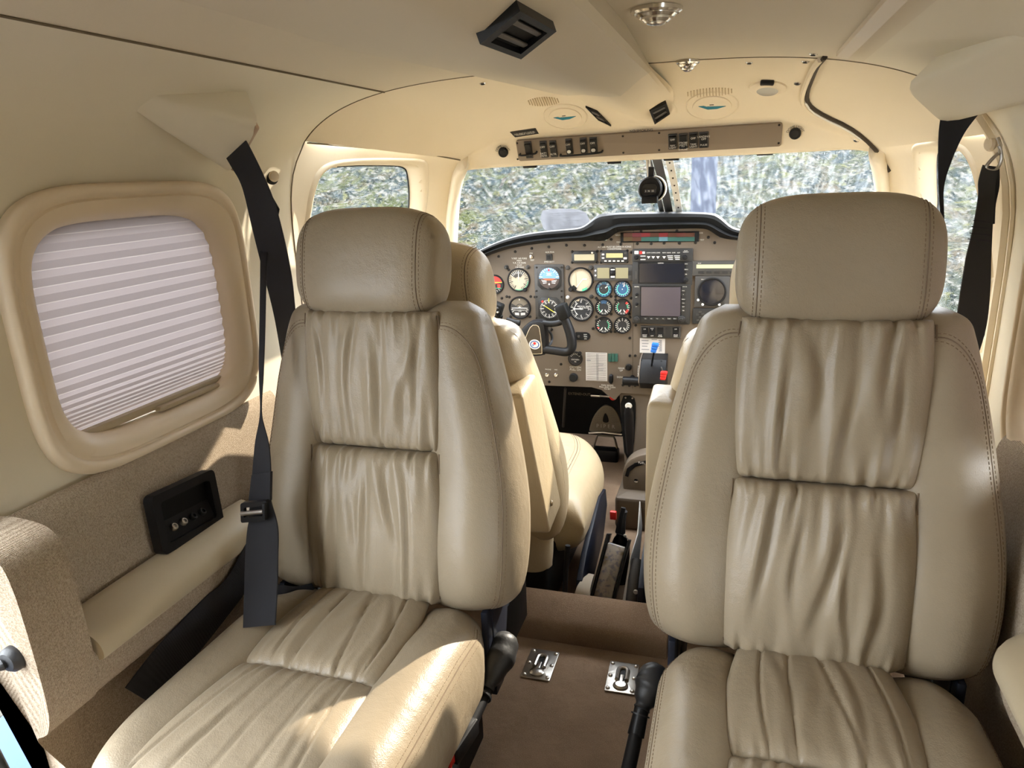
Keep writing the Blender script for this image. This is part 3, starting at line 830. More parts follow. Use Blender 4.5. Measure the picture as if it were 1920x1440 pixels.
def passenger_seat(cx, y0, z0, tilt, seed, label, yf, side, lean, hx):
    th = math.radians(tilt)
    root = thing('passenger_seat', (cx, y0-.2, -.10), label, 'seat', 'aft facing cream leather seats')
    fr = LF((cx, y0, z0), (1, 0, 0), (0, math.sin(th), math.cos(th)), (0, -math.cos(th), math.sin(th)))
    backrest(root, fr, seed, label, lean=lean, hx=hx)
    # cushion
    cf = LF((cx, y0+.035, 0), (1, 0, 0), (0, -1, 0), (0, 0, 1)); ln = y0+.035-yf
    def half(t): return .213-.055*max(0, (t-.68)/.32)**2.4-.03*max(0, (.16-t)/.16)
    def front(q, t):
        aq = abs(q); h = t*ln
        return .088+.012*math.exp(-((aq-.74)/.2)**2)-.014*(1 if aq < .45 else max(0, 1-(aq-.45)/.1))-.018*max(0, (.3-t)/.3)+.006*t
    cush = Pillow(cf, half, 0, ln, z0-.095, front, .07, ps=13, pt=12, ks=2.6, kt=2.4, wr=None)
    co_ = cush.mesh(64, 72).build('cushion', M['leather'], root, sharp=80)
    ty = .247
    w1 = gathers(seed+7, 0, 12, 3, .8); rnd = random.Random(seed+9)
    lines = [(-.62, .10), (-.30, .06), (.22, .35), (.72, .12)]
    def wr_r(q, t):
        d = w1(q, 1-t)
        for a, sl in lines: d -= .004*math.exp(-((q-a-sl*(t-.5))/.022)**2)
        return d
    ri = Pillow(cf, lambda t: .100+.018*math.sin(math.pi*t*.8), .03, ty, z0-.013, lambda q, t: .020+.004*math.sin(math.pi*t), .02, ps=5, pt=9, ks=2.2, kt=2.2, wr=wr_r, ht=lambda q: .012*q*q*0)
    ri.mesh(100, 80).build('rear_insert', M['leather'], co_, sharp=80)
    w2 = gathers(seed+8, 0, 11, 2, .7)
    lines2 = [(-.70, -.3), (-.36, -.2), (-.02, -.12), (.34, -.05), (.70, .05)]
    def wr_f(q, t):
        d = w2(q, t)
        for a, sl in lines2: d -= .0035*math.exp(-((q-a-sl*(t-.4)*.6)/.022)**2)*(.5+.5*t)
        return d
    fi = Pillow(cf, lambda t: .112+.03*t, ty-.001, ln-.025, z0-.012, lambda q, t: .018+.006*math.sin(math.pi*t), .02, ps=5, pt=8, ks=2.2, kt=2.2, wr=wr_f)
    fi.mesh(100, 90).build('front_insert', M['leather'], co_, sharp=80)
    for sg in (-1, 1):
        mb = MB(); mb2 = MB()
        for qe in (.935, .97): dashes(mb, cush.path([(sg*qe, .10+.82*i/60) for i in range(61)], .0004))
        mb2.tube(cush.path([(sg*.953, .10+.82*i/60) for i in range(61)], 0), .0011, n=5)
        mb.build('stitching', M['stitch'], co_); mb2.build('edge_seam', M['seam'], co_)
    # metal under-frame, hinge arms
    mb = MB(); mb.box((cx, (y0+yf)/2+.03, (z0-.17-.10)/2), (.36, abs(y0-yf)-.02, z0-.17+.10), bev=.01); mb.build('base_frame', M['blackm'], root)
    for sg in (-1, 1):
        mb = MB(); x = cx+sg*.196
        mb.prism([(y, z) for y, z in [(y0+.03, z0-.20), (y0+.07, z0-.20), (y0+.15, z0+.06), (y0+.10, z0+.08), (y0+.03, z0+.0)]], (x-.008, 0, 0), (0, 1, 0), (0, 0, 1), (1, 0, 0), .016, bev=.002)
        hp = mb.build('hinge_arm', M['navy'], root)
        mb = MB(); mb.box((x, y0+.03, z0-.09), (.012, .045, .14), bev=.003); mb.build('link_bar', M['navy'], root)
        mb = MB(); mb.cyl((x-.012, y0+.085, z0-.03), (x+.012, y0+.085, z0-.03), .009); mb.build('hinge_bolt', M['steel'], hp)
        mb = MB(); mb.box((x-sg*.006, y0+.17, z0-.14), (.012, .17, .10), bev=.004); mb.build('side_plate', M['blackm'], root)
    return root
passenger_seat(-.332, .95, .19, 13, 11, 'cream leather seat facing the camera at the left, beside the pleated blind window', .475, -1, -.022, -.012)
passenger_seat(.368, .95, .19, 13, 29, 'cream leather seat facing the camera at the right, largest in the picture', .45, 1, .008, .0)
def pilot_seat(cx, y0, z0, tilt, seed, label, armx, side):
    th = math.radians(tilt)
    root = thing('pilot_seat', (cx, y0, -.14), label, 'seat', 'front cockpit seats')
    fr = LF((cx, y0, z0), (1, 0, 0), (0, -math.sin(th), math.cos(th)), (0, math.cos(th), math.sin(th)))
    body = backrest(root, fr, seed, label, rear=True, mats=('leather_side', 'leather_side'), hx=.028 if side > 0 else -.004)
    # lower back cover hanging to the seat base, with a loose hem
    def wr(q, t): return .006*math.sin(q*9+t*3)*(1-t)+.005*math.exp(-((q-.6)/.12)**2)*(1-t)
    bk = LF((cx, y0, z0), (1, 0, 0), (0, -math.sin(th), math.cos(th)), (0, -math.cos(th), -math.sin(th)))
    sk = Pillow(bk, lambda t: .225-.02*(1-t), -.115, .10, .10, lambda q, t: .045, .06, ps=8, pt=12, wr=wr)
    sk.mesh(48, 40).build('seatback_skirt', M['leather_side'], root, sharp=80)
    # stitched seam on the back of the backrest
    for sg in (-1, 1):
        mb = MB(); mb2 = MB(); pth = []
        for i in range(50):
            t = .12+.80*i/49; q = sg*.80; x, h = body.xy(q, t); e = body.e(q, t); pth.append(fr(x, h, body.dp-body.back*e-.0006))
        dashes(mb, pth); mb2.tube(pth, .0009, n=4)
        mb.build('stitching', M['stitch'], root); mb2.build('edge_seam', M['seam'], root)
    cf = LF((cx, y0-.02, 0), (1, 0, 0), (0, 1, 0), (0, 0, 1)); ln = .44
    rnd = random.Random(seed); cr = [(rnd.uniform(-.9, .9), rnd.uniform(.1, .95), rnd.uniform(-.6, .6), rnd.uniform(.15, .35)) for _ in range(26)]
    def wrc(q, t):
        d = 0
        for a, b, sl, l_ in cr: d -= .0018*math.exp(-((t-b-sl*(q-a)*.4)/.010)**2)*math.exp(-((q-a)/l_)**2)
        return d
    cu = Pillow(cf, lambda t: .272-.10*max(0, (t-.55)/.45)**2.2, 0, ln, z0-.06, lambda q, t: .075+.02*t, .10, ps=7, pt=9, ks=2.4, kt=2.4, wr=wrc)
    c_ = cu.mesh(64, 64).build('cushion', M['leather_side'], root, sharp=80)
    for sg in (-1, 1):
        mb = MB(); mb2 = MB()
        for qe in (.70, .755): dashes(mb, cu.path([(sg*qe, .08+.80*i/50) for i in range(51)], .0004))
        mb2.tube(cu.path([(sg*.728, .08+.80*i/50) for i in range(51)], 0), .001, n=4)
        mb.build('stitching', M['stitch'], c_); mb2.build('edge_seam', M['seam'], c_)
    mb = MB(); mb.box((cx, y0+.10, -.06), (.40, .40, .16), bev=.01); mb.build('base_frame', M['blackm'], root)
    x = cx-side*.272
    mb = MB(); pts = [(y0+.24, .045), (y0+.16, .060), (y0-.02, .0), (y0-.08, -.04), (y0-.10, -.13), (y0+.02, -.13), (y0+.20, -.08), (y0+.26, -.01)]
    mb.prism(pts, (x-.008, 0, 0), (0, 1, 0), (0, 0, 1), (1, 0, 0), .014, bev=.003); mb.build('side_shield', M['navy'], root)
    mb = MB(); mb.cyl((x+side*.035, y0-.105, -.12), (x+side*.025, y0-.085, .05), .006); mb.build('recline_rod', M['black'], root)
    return root, fr
PL, frL = pilot_seat(-.346, 1.50, .12, 14, 41, 'cream leather front seat seen from behind at the left, ahead of the left passenger seat', -.13, -1)
PR, frR = pilot_seat(.340, 1.50, .12, 14, 57, 'cream leather front seat mostly hidden behind the large right passenger seat', .10, 1)
def armrest(root, a, b, w, dep, seed, side):
    a, b = Vector(a), Vector(b); U = (a-b).normalized(); X = Vector((1, 0, 0)); X = (X-U*X.dot(U)).normalized(); N = X.cross(U)
    if N.y > 0: N = -N
    fr = LF(b, X, U, N); ln = (a-b).length
    pl = Pillow(fr, lambda t: w/2*(1-.10*(1-t)), 0, ln, 0, lambda q, t: .022, dep, ps=7, pt=16, ks=2.6, kt=2.6)
    mb = MB(); n = 26
    Q = edgespace(28); T = [(t+1)/2 for t in edgespace(40)]
    out = rrect(w, dep+.022, .007, 4); P = []
    for t in T:
        k = (1-abs(2*t-1)**30)**(1/6); cz = -(dep-.022)/2
        P.append([fr(p[0]*k, ln*t, cz+p[1]*k) for p in out]+[fr(out[0][0]*k, ln*t, cz+out[0][1]*k)])
    mb.grid(P); o = mb.build('armrest', M['leather_side'], root, sharp=80)
    for sx in (-1, 1):
        mb = MB()
        for off in (.006, .011): dashes(mb, [fr(sx*(w/2-off), ln*(.05+.9*i/30), .0118) for i in range(31)])
        mb.build('stitching', M['stitch'], o)
    mb = MB()
    for off in (.012, .017): dashes(mb, [fr((w/2-.01)*(-1+2*i/10), ln-off, .0118) for i in range(11)])
    mb.build('stitching', M['stitch'], o)
    mb = MB(); c = fr(w/2+.001, ln*.16, -.02); mb.lathe([(.0, .004), (.004, .0035), (.006, .001), (.006, 0)][::-1], c, fr.N, fr.U, fr.X*(-side), n=14); mb.build('pivot_cap', M['arm'], o)
    return o
armrest(PL, ay(962, 733, 1.225), ay(1016, 992, 1.275), .047, .085, 3, -1)
armrest(PR, ay(1242, 750, 1.235), ay(1234, 1085, 1.28), .052, .085, 4, 1)
# ============================================================ SIDE PANELS, FLOOR, BELTS, OVERHEAD FITTINGS
def extrude_prof(prof, ys, cap=True):        # prof: list of (x,z); closed outline extruded along y
    mb = MB(); P = [[Vector((x, y, z)) for x, z in prof] for y in ys]; n = len(prof); b = 0
    for r in P: mb.v += r
    for i in range(len(ys)-1):
        for k in range(n): mb.f.append((i*n+k, i*n+(k+1) % n, (i+1)*n+(k+1) % n, (i+1)*n+k))
    if cap: mb.f.append(tuple(range(n))); mb.f.append(tuple((len(ys)-1)*n+k for k in range(n)))
    return mb
def smooth_prof(pts, it=2): return [(p.x, p.y) for p in chaikin([Vector((x, z, 0)) for x, z in pts], it)]
def side_panel(side, y0, y1, yb, yp, label):
    """tweed lower panel: y0..yb is the full-depth end block, yb..y1 the armrest bay"""
    s = side; A = .69 if side < 0 else .667
    root = thing('side_panel', (s*.66, (y0+y1)/2, -.10), label, 'side panel')
    bay = smooth_prof([(s*(A-.012), .458), (s*(A-.020), .452), (s*(A-.030), .43), (s*(A-.042), .33), (s*(A-.046), .300)])+[(s*(A-.046), .290)]
    low = smooth_prof([(s*.585, .268), (s*.572, .262), (s*.572, .235), (s*.580, .205), (s*.600, .185), (s*.640, .165), (s*.644, .12), (s*.640, -.10)])
    flat = [(s*(A-.048), .20), (s*(A-.048), -.10)]
    out_ = [(s*(A+.03), -.10), (s*(A+.03), .40), (s*(A-.004), .44)]
    extrude_prof(bay+flat+out_, [yb, (yb+y1)/2, y1]).build('tweed_cover', M['tweed'], root, sharp=70)
    bul = smooth_prof([(s*(A-.05), .284), (s*.600, .276), (s*.575, .264), (s*.572, .245), (s*.578, .215), (s*.596, .190), (s*(A-.05), .168)], 2)
    mb = MB(); n = len(bul); ys = [yb+(yp-yb)*i/24 for i in range(25)]
    for i, y in enumerate(ys):
        k = math.sqrt(max(.0004, 1-max(0, (i-17)/7)**2.6)); mb.v += [Vector((s*(A-.05)+(x-s*(A-.05))*k, y, z)) for x, z in bul]
    for i in range(24):
        for k in range(n): mb.f.append((i*n+k, i*n+(k+1) % n, (i+1)*n+(k+1) % n, (i+1)*n+k))
    mb.f.append(tuple(range(n))); mb.f.append(tuple(24*n+k for k in range(n)))
    mb.build('armrest_base', M['tweed'], root, sharp=50)
    blk = smooth_prof([(s*(A-.006), .462), (s*.640, .464), (s*.590, .455), (s*.577, .42), (s*.573, .34), (s*.572, .245), (s*.580, .205), (s*.600, .185), (s*.636, .165), (s*.640, .12), (s*.640, -.10)])+out_
    eb = extrude_prof(blk, [y0, yb-.0006]); n = len(blk)
    for i in range(n): eb.v[i].y += max(0, .20-eb.v[i].z)*.40
    eb.build('end_block', M['tweed'], root, sharp=50)
    return root
spL = side_panel(-1, .535, 1.20, .612, 1.035, 'brown tweed side panel under the left cabin window')
spR = side_panel(1, .55, 1.20, .612, .93, 'tweed side panel beside the right passenger seat')
def pad(side, y0, y1, label):
    s = side
    pr = smooth_prof([(s*.642, .282), (s*.642, .300), (s*.630, .306), (s*.592, .296), (s*.570, .284), (s*.562, .272), (s*.562, .256), (s*.572, .252)], 1)+[(s*.642, .264)]
    mb = MB(); n = len(pr); P = []
    L = y1-y0
    for i in range(29):
        y = y0+L*i/28; k = 1.0
        if i > 20:
            q = (y-(y0+L*20/28))/(L*8/28); k = math.sqrt(max(0.0, 1-q**3))
        P.append([Vector((s*.642+(x-s*.642)*max(.06, k), y, .28+(z-.28)*max(.25, k**.4))) for x, z in pr])
    for r in P: mb.v += r
    for i in range(28):
        for k in range(n): mb.f.append((i*n+k, i*n+(k+1) % n, (i+1)*n+(k+1) % n, (i+1)*n+k))
    mb.f.append(tuple(range(n))); mb.f.append(tuple(28*n+k for k in range(n)))
    return tag(mb.build('armrest_pad', M['arm'], None, sharp=40), label, 'armrest')
pad(-1, .617, 1.03, 'beige padded armrest ledge on the left tweed side panel')
pad(1, .617, .93, 'beige padded armrest ledge at the lower right corner')
# slot behind the pad on the left
mb = MB(); mb.tube([ax(72, 1092, -.60), ax(95, 1118, -.60), ax(127, 1150, -.60)], .004, n=6); mb.build('panel_slot', M['gap'], spL)
# ashtray / headphone jack box on the left panel
nb = Vector((1, 0, .10)).normalized(); yb_ = Vector((0, 1, 0)); zb = nb.cross(yb_).normalized()
if zb.z < 0: zb = -zb
corners = [onplane(u, v, (-.640, .85, .36), nb) for u, v in ((270, 930), (388, 878), (403, 978), (288, 1045))]
cen = sum(corners, Vector())/4
W_ = ((corners[1]-corners[0]).length+(corners[2]-corners[3]).length)/2; H_ = ((corners[0]-corners[3]).length+(corners[1]-corners[2]).length)/2
cen = cen+Vector((.014, 0, .001)); jb = thing('jack_box', cen, 'black recessed jack box with headset sockets set in the left tweed panel', 'jack panel')
d1 = (corners[1]+corners[2]-corners[0]-corners[3]).normalized(); d2 = (corners[0]+corners[1]-corners[2]-corners[3]); d2 = (d2-d1*d2.dot(d1)).normalized(); nb = d1.cross(d2); nb = nb if nb.x > 0 else -nb
mb = MB(); mb.ringprism(rrect(W_, H_, .010), rrect(W_-.030, H_-.030, .006), cen-nb*.015, d1, d2, nb, .019); mb.build('box_frame', M['black'], jb)
mb = MB(); mb.prism(rrect(W_-.028, H_-.028, .004), cen-nb*.0145, d1, d2, nb, .004); mb.build('box_back', M['blackm'], jb)
mb = MB()
mb.add([cen+d1*a*(W_-.03)/2+d2*(-(H_-.03)/2+.034*(1-b))+nb*(-.010+.010*b) for a, b in ((-1, 0), (1, 0), (1, 1), (-1, 1))]+[cen+d1*a*(W_-.03)/2+d2*(-(H_-.03)/2-.004)+nb*(-.011+.010*b) for a, b in ((-1, 0), (1, 0), (1, 1), (-1, 1))], [(0, 1, 2, 3), (4, 7, 6, 5), (0, 4, 5, 1), (1, 5, 6, 2), (2, 6, 7, 3), (3, 7, 4, 0)])
mb.build('socket_ledge', M['black'], jb)
for k in range(4):
    p = cen+d1*(-.034+.022*k)+d2*(-(H_-.03)/2+.019)+nb*(-.003); nn = (nb*.8+d2*.6).normalized(); a, b, c = frame(nn)
    mb = MB(); mb.lathe([(.0065, -.002), (.0065, .003), (.0052, .005), (.0035, .005), (.003, .001)], p, a, b, c, n=16)
    mb.build('headset_socket', M['steel'] if k < 2 else M['black'], jb)
# grommet and black cord at the door end of the left panel
g = ay(24, 1235, .533)
gr = thing('door_cable', g, 'black ribbed cable entering a rubber grommet at the lower left edge', 'cable')
mb = MB(); mb.lathe([(.006, .010), (.012, .009), (.0165, .004), (.017, 0), (.017, -.004)], g, (1, 0, 0), (0, 0, 1), (0, -1, 0), n=24); mb.build('grommet', M['rubber'], gr)
mb = MB(); path = chaikin([g+Vector((0, .0, 0)), g+Vector((-.006, -.02, -.002)), g+Vector((-.05, -.045, -.004)), g+Vector((-.12, -.05, -.02))], 3)
path = dense(path, .002, False); mb.tube(path, [.0062+.0014*math.sin(i*1.7) for i in range(len(path))], n=10); mb.build('cord', M['rubber'], gr)
# door sill outside the end of the left panel
mb = MB(); mb.box((-.95, .50, -.17), (.42, 1.1, .04), bev=.012)
tag(mb.build('door_1', M['bluedoor']), kind='structure')
mb = MB(); mb.tube(chaikin([ay(u, v, y) for u, v, y in ((-75, 1300, .50), (-45, 1365, .50), (-10, 1432, .50), (22, 1495, .50), (45, 1560, .50))], 2), .0115, n=12)
tag(mb.build('door_seal', M['rubber']), 'black rubber door seal at the lower left corner of the picture', 'door seal')
# ---- step (carpeted spar cover) and floor latches
pr = smooth_prof([(1.264, -.0995), (1.260, -.07), (1.263, -.055), (1.276, -.042), (1.305, -.022), (1.325, -.014)], 2)+[(1.33, -.03), (1.33, -.0995)]
xs = (-.24, .14)
mb = MB()
for i in range(13):
    x = lerp(xs[0], xs[1], i/12); mb.v += [Vector((x, y-.02*0, z)) for y, z in pr]
n = len(pr)
for i in range(12):
    for k in range(n): mb.f.append((i*n+k, i*n+(k+1) % n, (i+1)*n+(k+1) % n, (i+1)*n+k))
mb.f.append(tuple(range(n))); mb.f.append(tuple(12*n+k for k in range(n)))
tag(mb.build('carpet_step', M['carpet'], sharp=70), 'brown carpeted step across the aisle between the two seat rows', 'step')
def latch(pix, label):
    P = [az(u, v, -.10) for u, v in pix]; c = sum(P, Vector())/4
    X = ((P[1]-P[0])+(P[2]-P[3])).normalized(); Y = Vector((0, 0, 1)).cross(X); w = ((P[1]-P[0]).length+(P[2]-P[3]).length)/2; h = ((P[0]-P[3]).length+(P[1]-P[2]).length)/2; N = Vector((0, 0, 1))
    c = c+N*.0005
    root = thing('floor_latch', c, label, 'latch', 'floor panel latches')
    mb = MB(); mb.prism(rrect(w, h, .003), c, X, Y, N, .003, bev=.001); mb.build('latch_plate', M['steel'], root)
    mb = MB(); o = [(p[0], p[1]) for p in [(-.16*w, -.30*h), (.16*w, -.30*h)]+[(.16*w*math.cos(a), .18*h+.16*w*math.sin(a)) for a in [math.pi*i/10 for i in range(11)]]]
    mb.tube([c+X*p[0]+Y*p[1]+N*.0045 for p in o[2:]], .0045, n=8); 
    mb.tube([c+X*.16*w+Y*(-.12*h)+N*.0045, c+X*.16*w+Y*(.18*h)+N*.0045], .0045, n=8); mb.tube([c-X*.16*w+Y*(-.12*h)+N*.0045, c-X*.16*w+Y*(.18*h)+N*.0045], .0045, n=8)
    mb.build('latch_loop', M['steel'], root)
    mb = MB(); mb.prism(rrect(.16*w, .42*h, .006), c+Y*.05*h+N*.0026, X, Y, N, .0012); mb.build('latch_recess', M['blackm'], root)
    mb = MB(); mb.lathe([(.26*w, 0), (.25*w, .003), (.18*w, .005), (0.01, .0055)], c-Y*.30*h+N*.003, X, Y, N, n=24, sy=.8); mb.build('thumb_tab', M['steel'], root)
    mb = MB(); mb.box(c-Y*.16*h+N*.006, (.12*w, .36*h, .004), X, Y, N, bev=.0015); mb.build('latch_tongue', M['steel'], root)
    for sx in (-1, 1):
        for sy in (-.82, 0, .82):
            p = c+X*sx*.40*w+Y*sy*h/2+N*.003; mb = MB(); mb.lathe([(.0045, 0), (.004, .0018), (.0022, .0028), (.0003, .003)], p, X, Y, N, n=12); mb.build('latch_screw', M['steel'], root)
latch([(996.5, 1216.7), (1050.7, 1226), (1029, 1279), (976.2, 1271)], 'left steel latch plate set in the carpeted aisle floor')
latch([(1145.5, 1241), (1202, 1249), (1187, 1305), (1132, 1296.6)], 'right steel latch plate set in the carpeted aisle floor')
# ---- buckle stalks beside the cushions
def stalk(pts, label, full):
    root = thing('belt_buckle', pts[0][0], label, 'seat belt buckle', 'buckle stalks at the aisle')
    A, B_2, C_2, D_2 = [Vector(p) for p, r in pts]
    mb = MB(); mb.tube(chaikin([A+Vector((0, .015, 0)), A, A.lerp(B_2, .35), A.lerp(B_2, .6), B_2], 2), [.012, .018, .024, .026, .027, .026, .024, .022, .020, .019, .0185, .018, .0175, .017][:len(chaikin([0*A]*5, 2))] if False else .020, n=14); 
    mb = MB(); P = dense(chaikin([A+Vector((-.01, .02, .006)), A, A.lerp(B_2, .5), B_2], 3), .004, False); m = len(P)
    mb.tube(P, [(.013+.014*math.sin(math.pi*min(1, i/m*1.25)))*(1+.05*math.sin(i*.9)) for i in range(m)], n=16); mb.build('rubber_boot', M['rubber'], root)
    P = dense([A.lerp(B_2, .6), B_2, C_2], .004, False); m = len(P)
    mb = MB(); mb.tube(P, [.0125+.003*max(0, (i/m-.4)) for i in range(m)], n=14, flat=.75); mb.build('sleeve', M['black'], root)
    mb = MB(); mb.tube([B_2.lerp(C_2, .18), B_2.lerp(C_2, .24)], .0155, n=14); mb.build('sleeve_ring', M['rubber'], root)
    d = (D_2-C_2); ln = d.length; d.normalize(); x = d.cross(Vector((0, 0, 1))).normalized(); z = x.cross(d)
    if full:
        mb = MB(); mb.box(C_2.lerp(D_2, .5), (.036, ln*1.05, .030), x, d, z, bev=.004); mb.build('buckle_case', M['black'], root)
        mb = MB(); mb.box(D_2+d*.006, (.026, .016, .020), x, d, z, bev=.003); mb.build('release_button', M['red'], root)
    else:
        mb = MB(); mb.tube(dense([B_2, C_2, D_2], .01, False), .0115, n=12); mb.build('stalk', M['black'], root)
stalk([(az(945, 1215, .085), 0), (az(912, 1292, .05), 0), (az(880, 1355, .035), 0), (az(840, 1415, .03), 0)], 'black belt buckle with red button on a booted stalk right of the left seat cushion', True)
stalk([(az(1226, 1275, .06), 0), (az(1203, 1330, .03), 0), (az(1192, 1380, .0), 0), (az(1172, 1470, -.02), 0)], 'black booted buckle stalk left of the right seat cushion', False)
# ---- shoulder belts, covers and hooks
def cover(name, side, aft_top, fwd_top, fwd_bot, aft_bot, lift, label):
    A = [on(u, v, -.004)[0] for u, v in (aft_top, fwd_top, fwd_bot, aft_bot)]
    n = -(A[1]-A[0]).cross(A[3]-A[0]).normalized()
    if n.x*side > 0: n = -n
    root = thing(name, A[2], label, 'belt cover')
    P = []; m = 14
    for i in range(m+1):
        s = i/m; top = A[0].lerp(A[1], s); bot = A[3].lerp(A[2], s); hgt = lift*(s**.8)
        row = []
        for j in range(15):
            t = j/14; e = (1-abs(2*t-1)**6)**(1/2.2); row.append(top.lerp(bot, t)+n*(hgt*e+.001))
        P.append(row)
    mb = MB(); mb.grid(P); b = len(mb.v); mb.build('cover_shell', M['wall'], root, sharp=70)
    # tan slot lip at the forward end
    fr_ = P[-1]; dirf = (A[1]-A[0]+A[2]-A[3]).normalized()
    mb = MB(); c = A[1].lerp(A[2], .5)+n*lift*.45+dirf*.002; h = (A[2]-A[1]); L = h.length; h.normalize(); pa, pb = P[-1][2], P[-1][12]; c = (pa+pb)/2+dirf*.003-n*.007
    mb.box(c, ((pb-pa).length*1.02, .020, .012), h, n, dirf, bev=.004); mb.build('slot_lip', M['tan'], root)
    mb = MB(); mb.box(c+dirf*.0055-n*.004, (L*.6, .006, .004), h, n, dirf); mb.build('slot', M['blackm'], root)
    return root, c, h, n, dirf
cvL, cL, hL, nL, dL = cover('belt_cover', -1, (290, 178), (462, 172), (402, 290), (248, 208), .052, 'wedge shaped beige belt reel cover above the left window')
# right cover sits on the wall above the right belt
def on_r(u, v):
    return ax(u, v, .60)
SR = bvh(wr, ce)
def cover_r():
    A = [on(u, v, -.004, SR)[0] for u, v in ((1800, 55), (1757, 108), (1842, 200))]
    n = Vector((-.80, -.0, -.60)).normalized()
    a, f1, f2 = A; a = f1+Vector((.03, -.30, .0)); b_ = f2+Vector((.01, -.30, -.01))
    return [a, f1, f2, b_], n
AR, nR = cover_r()
root = thing('belt_cover', AR[2], 'wedge shaped beige belt reel cover at the upper right edge', 'belt cover')
P = []
for i in range(15):
    s = i/14; top = AR[0].lerp(AR[1], s); bot = AR[3].lerp(AR[2], s)
    P.append([top.lerp(bot, j/14)+nR*(.055*s**.8*(1-abs(2*j/14-1)**6)**(1/2.2)+.001) for j in range(15)])
mb = MB(); mb.grid(P); mb.build('cover_shell', M['wall'], root, sharp=70)
hR = (AR[2]-AR[1]); LR = hR.length; hR.normalize(); dR = (AR[1]-AR[0]).normalized(); cR = AR[1].lerp(AR[2], .5)+nR*.024
mb = MB(); mb.box(cR+dR*.003, (LR*.86, .036, .012), hR, nR, dR, bev=.004); mb.build('slot_lip', M['tan'], root)
def belt(pts, m, th=.0013):
    """pts: (u, v, plane axis value, half width vector) -> smooth ribbon"""
    C_ = [Vector(p[0]) for p in pts]; Wd = [Vector(p[1]) for p in pts]
    n = 8*(len(pts)-1); out = []
    ts = [i for i in range(len(pts))]
    for i in range(n+1):
        t = i/8
        c = Vector([sint([(k, C_[k][a]) for k in ts], t) for a in range(3)]); w = Vector([sint([(k, Wd[k][a]) for k in ts], t) for a in range(3)])
        out.append((c, w))
    rows = []
    for i, (c, w) in enumerate(out):
        tg = (out[min(i+1, n)][0]-out[max(i-1, 0)][0]).normalized(); rows.append((c, w, w.cross(tg)))
    mb = MB(); mb.ribbon(rows, th=th); return mb
hw = .0245
def wv(a, b, d): # half-width vector from two pixel edges at given depth function
    pa, pb = d(*a), d(*b); return (pa+pb)/2, (pb-pa)/2
b1 = thing('shoulder_belt', cL, 'wide black shoulder belt running from the left reel cover down behind the left seat', 'seat belt')
pts = []
for (a, b, y) in (((404, 262), (434, 226), 1.085), ((434, 312), (466, 272), 1.065), ((455, 352), (508, 362), 1.08), ((474, 430), (531, 440), 1.11), ((494, 510), (547, 520), 1.15), ((514, 590), (556, 600), 1.18), ((530, 680), (572, 690), 1.22)):
    pts.append(wv(a, b, lambda u, v: ay(u, v, y)))
belt(pts, M['belt']).build('webbing', M['belt'], b1)
b2 = thing('lap_belt', az(490, 1150, .19), 'black belt tail with adjuster hanging from a wall button onto the left seat', 'seat belt')
pts = []
for (a, b, y) in (((500, 350), (524, 392), 1.15), ((492, 400), (520, 410), 1.145), ((489, 470), (502, 472), 1.13), ((488, 540), (499, 541), 1.06), ((487, 620), (497, 621), 1.0), ((486, 700), (494, 701), .96), ((488, 775), (491, 776), .93), ((479, 830), (504, 832), .91), ((474, 885), (508, 887), .895), ((468, 960), (508, 962), .88)):
    pts.append(wv(a, b, lambda u, v: ay(u, v, y)))
belt(pts, M['belt']).build('upper_strap', M['belt'], b2)
pts = []
for (a, b, y) in (((478, 950), (508, 940), .88), ((466, 985), (521, 990), .865), ((461, 1040), (521, 1045), .845), ((459, 1100), (520, 1102), .825), ((457, 1177), (516, 1172), .795)):
    pts.append(wv(a, b, lambda u, v: ay(u, v, y)))
belt(pts, M['belt'], .0016).build('belt_tail', M['belt'], b2)
pts = []
for (a, b, y) in (((474, 890), (509, 884), .891), ((468, 940), (508, 938), .881)):
    pts.append(wv(a, b, lambda u, v: ay(u, v, y)))
belt(pts, M['belt'], .003).build('doubled_webbing', M['belt'], b2)
c0 = ay(481, 956, .868); X = (ay(508, 952, .868)-ay(455, 957, .868)).normalized(); Zv = (ay(480, 930, .868)-ay(481, 980, .868)).normalized(); N = X.cross(Zv).normalized(); N = N if N.y < 0 else -N
mb = MB(); mb.ringprism(rrect(.052, .036, .004), rrect(.040, .018, .002), c0, X, Zv, N, .008); adj = mb.build('adjuster_frame', M['black'], b2)
mb = MB(); mb.cyl(c0-X*.022+N*.010, c0+X*.022+N*.010, .004); mb.build('adjuster_bar', M['steel'], adj)
mb = MB(); mb.box(c0+X*.023+N*.006, (.006, .030, .014), X, Zv, N, bev=.002); mb.build('adjuster_lever', M['black'], adj)
# small wall button with the belt tongue hung on it
kb = on(508, 330, 0, bvh(wl, cl))[0]
bt = thing('wall_button', kb, 'round ivory wall button with black belt tongue beside the left cockpit window', 'belt hook')
nn = Vector((1, -.5, -.1)).normalized(); a, b, c = frame(nn)
mb = MB(); mb.lathe([(.006, -.01), (.006, .008), (.010, .009), (.011, .013), (.009, .017), (.001, .018)], kb, a, b, c, n=20); mb.build('button', M['ivory'], bt)
mb = MB(); mb.lathe([(.013, 0), (.013, .004), (.011, .005)], kb+nn*.001-Vector((0, 0, .004)), a, b, c, n=20); mb.build('tongue_plate', M['black'], bt)
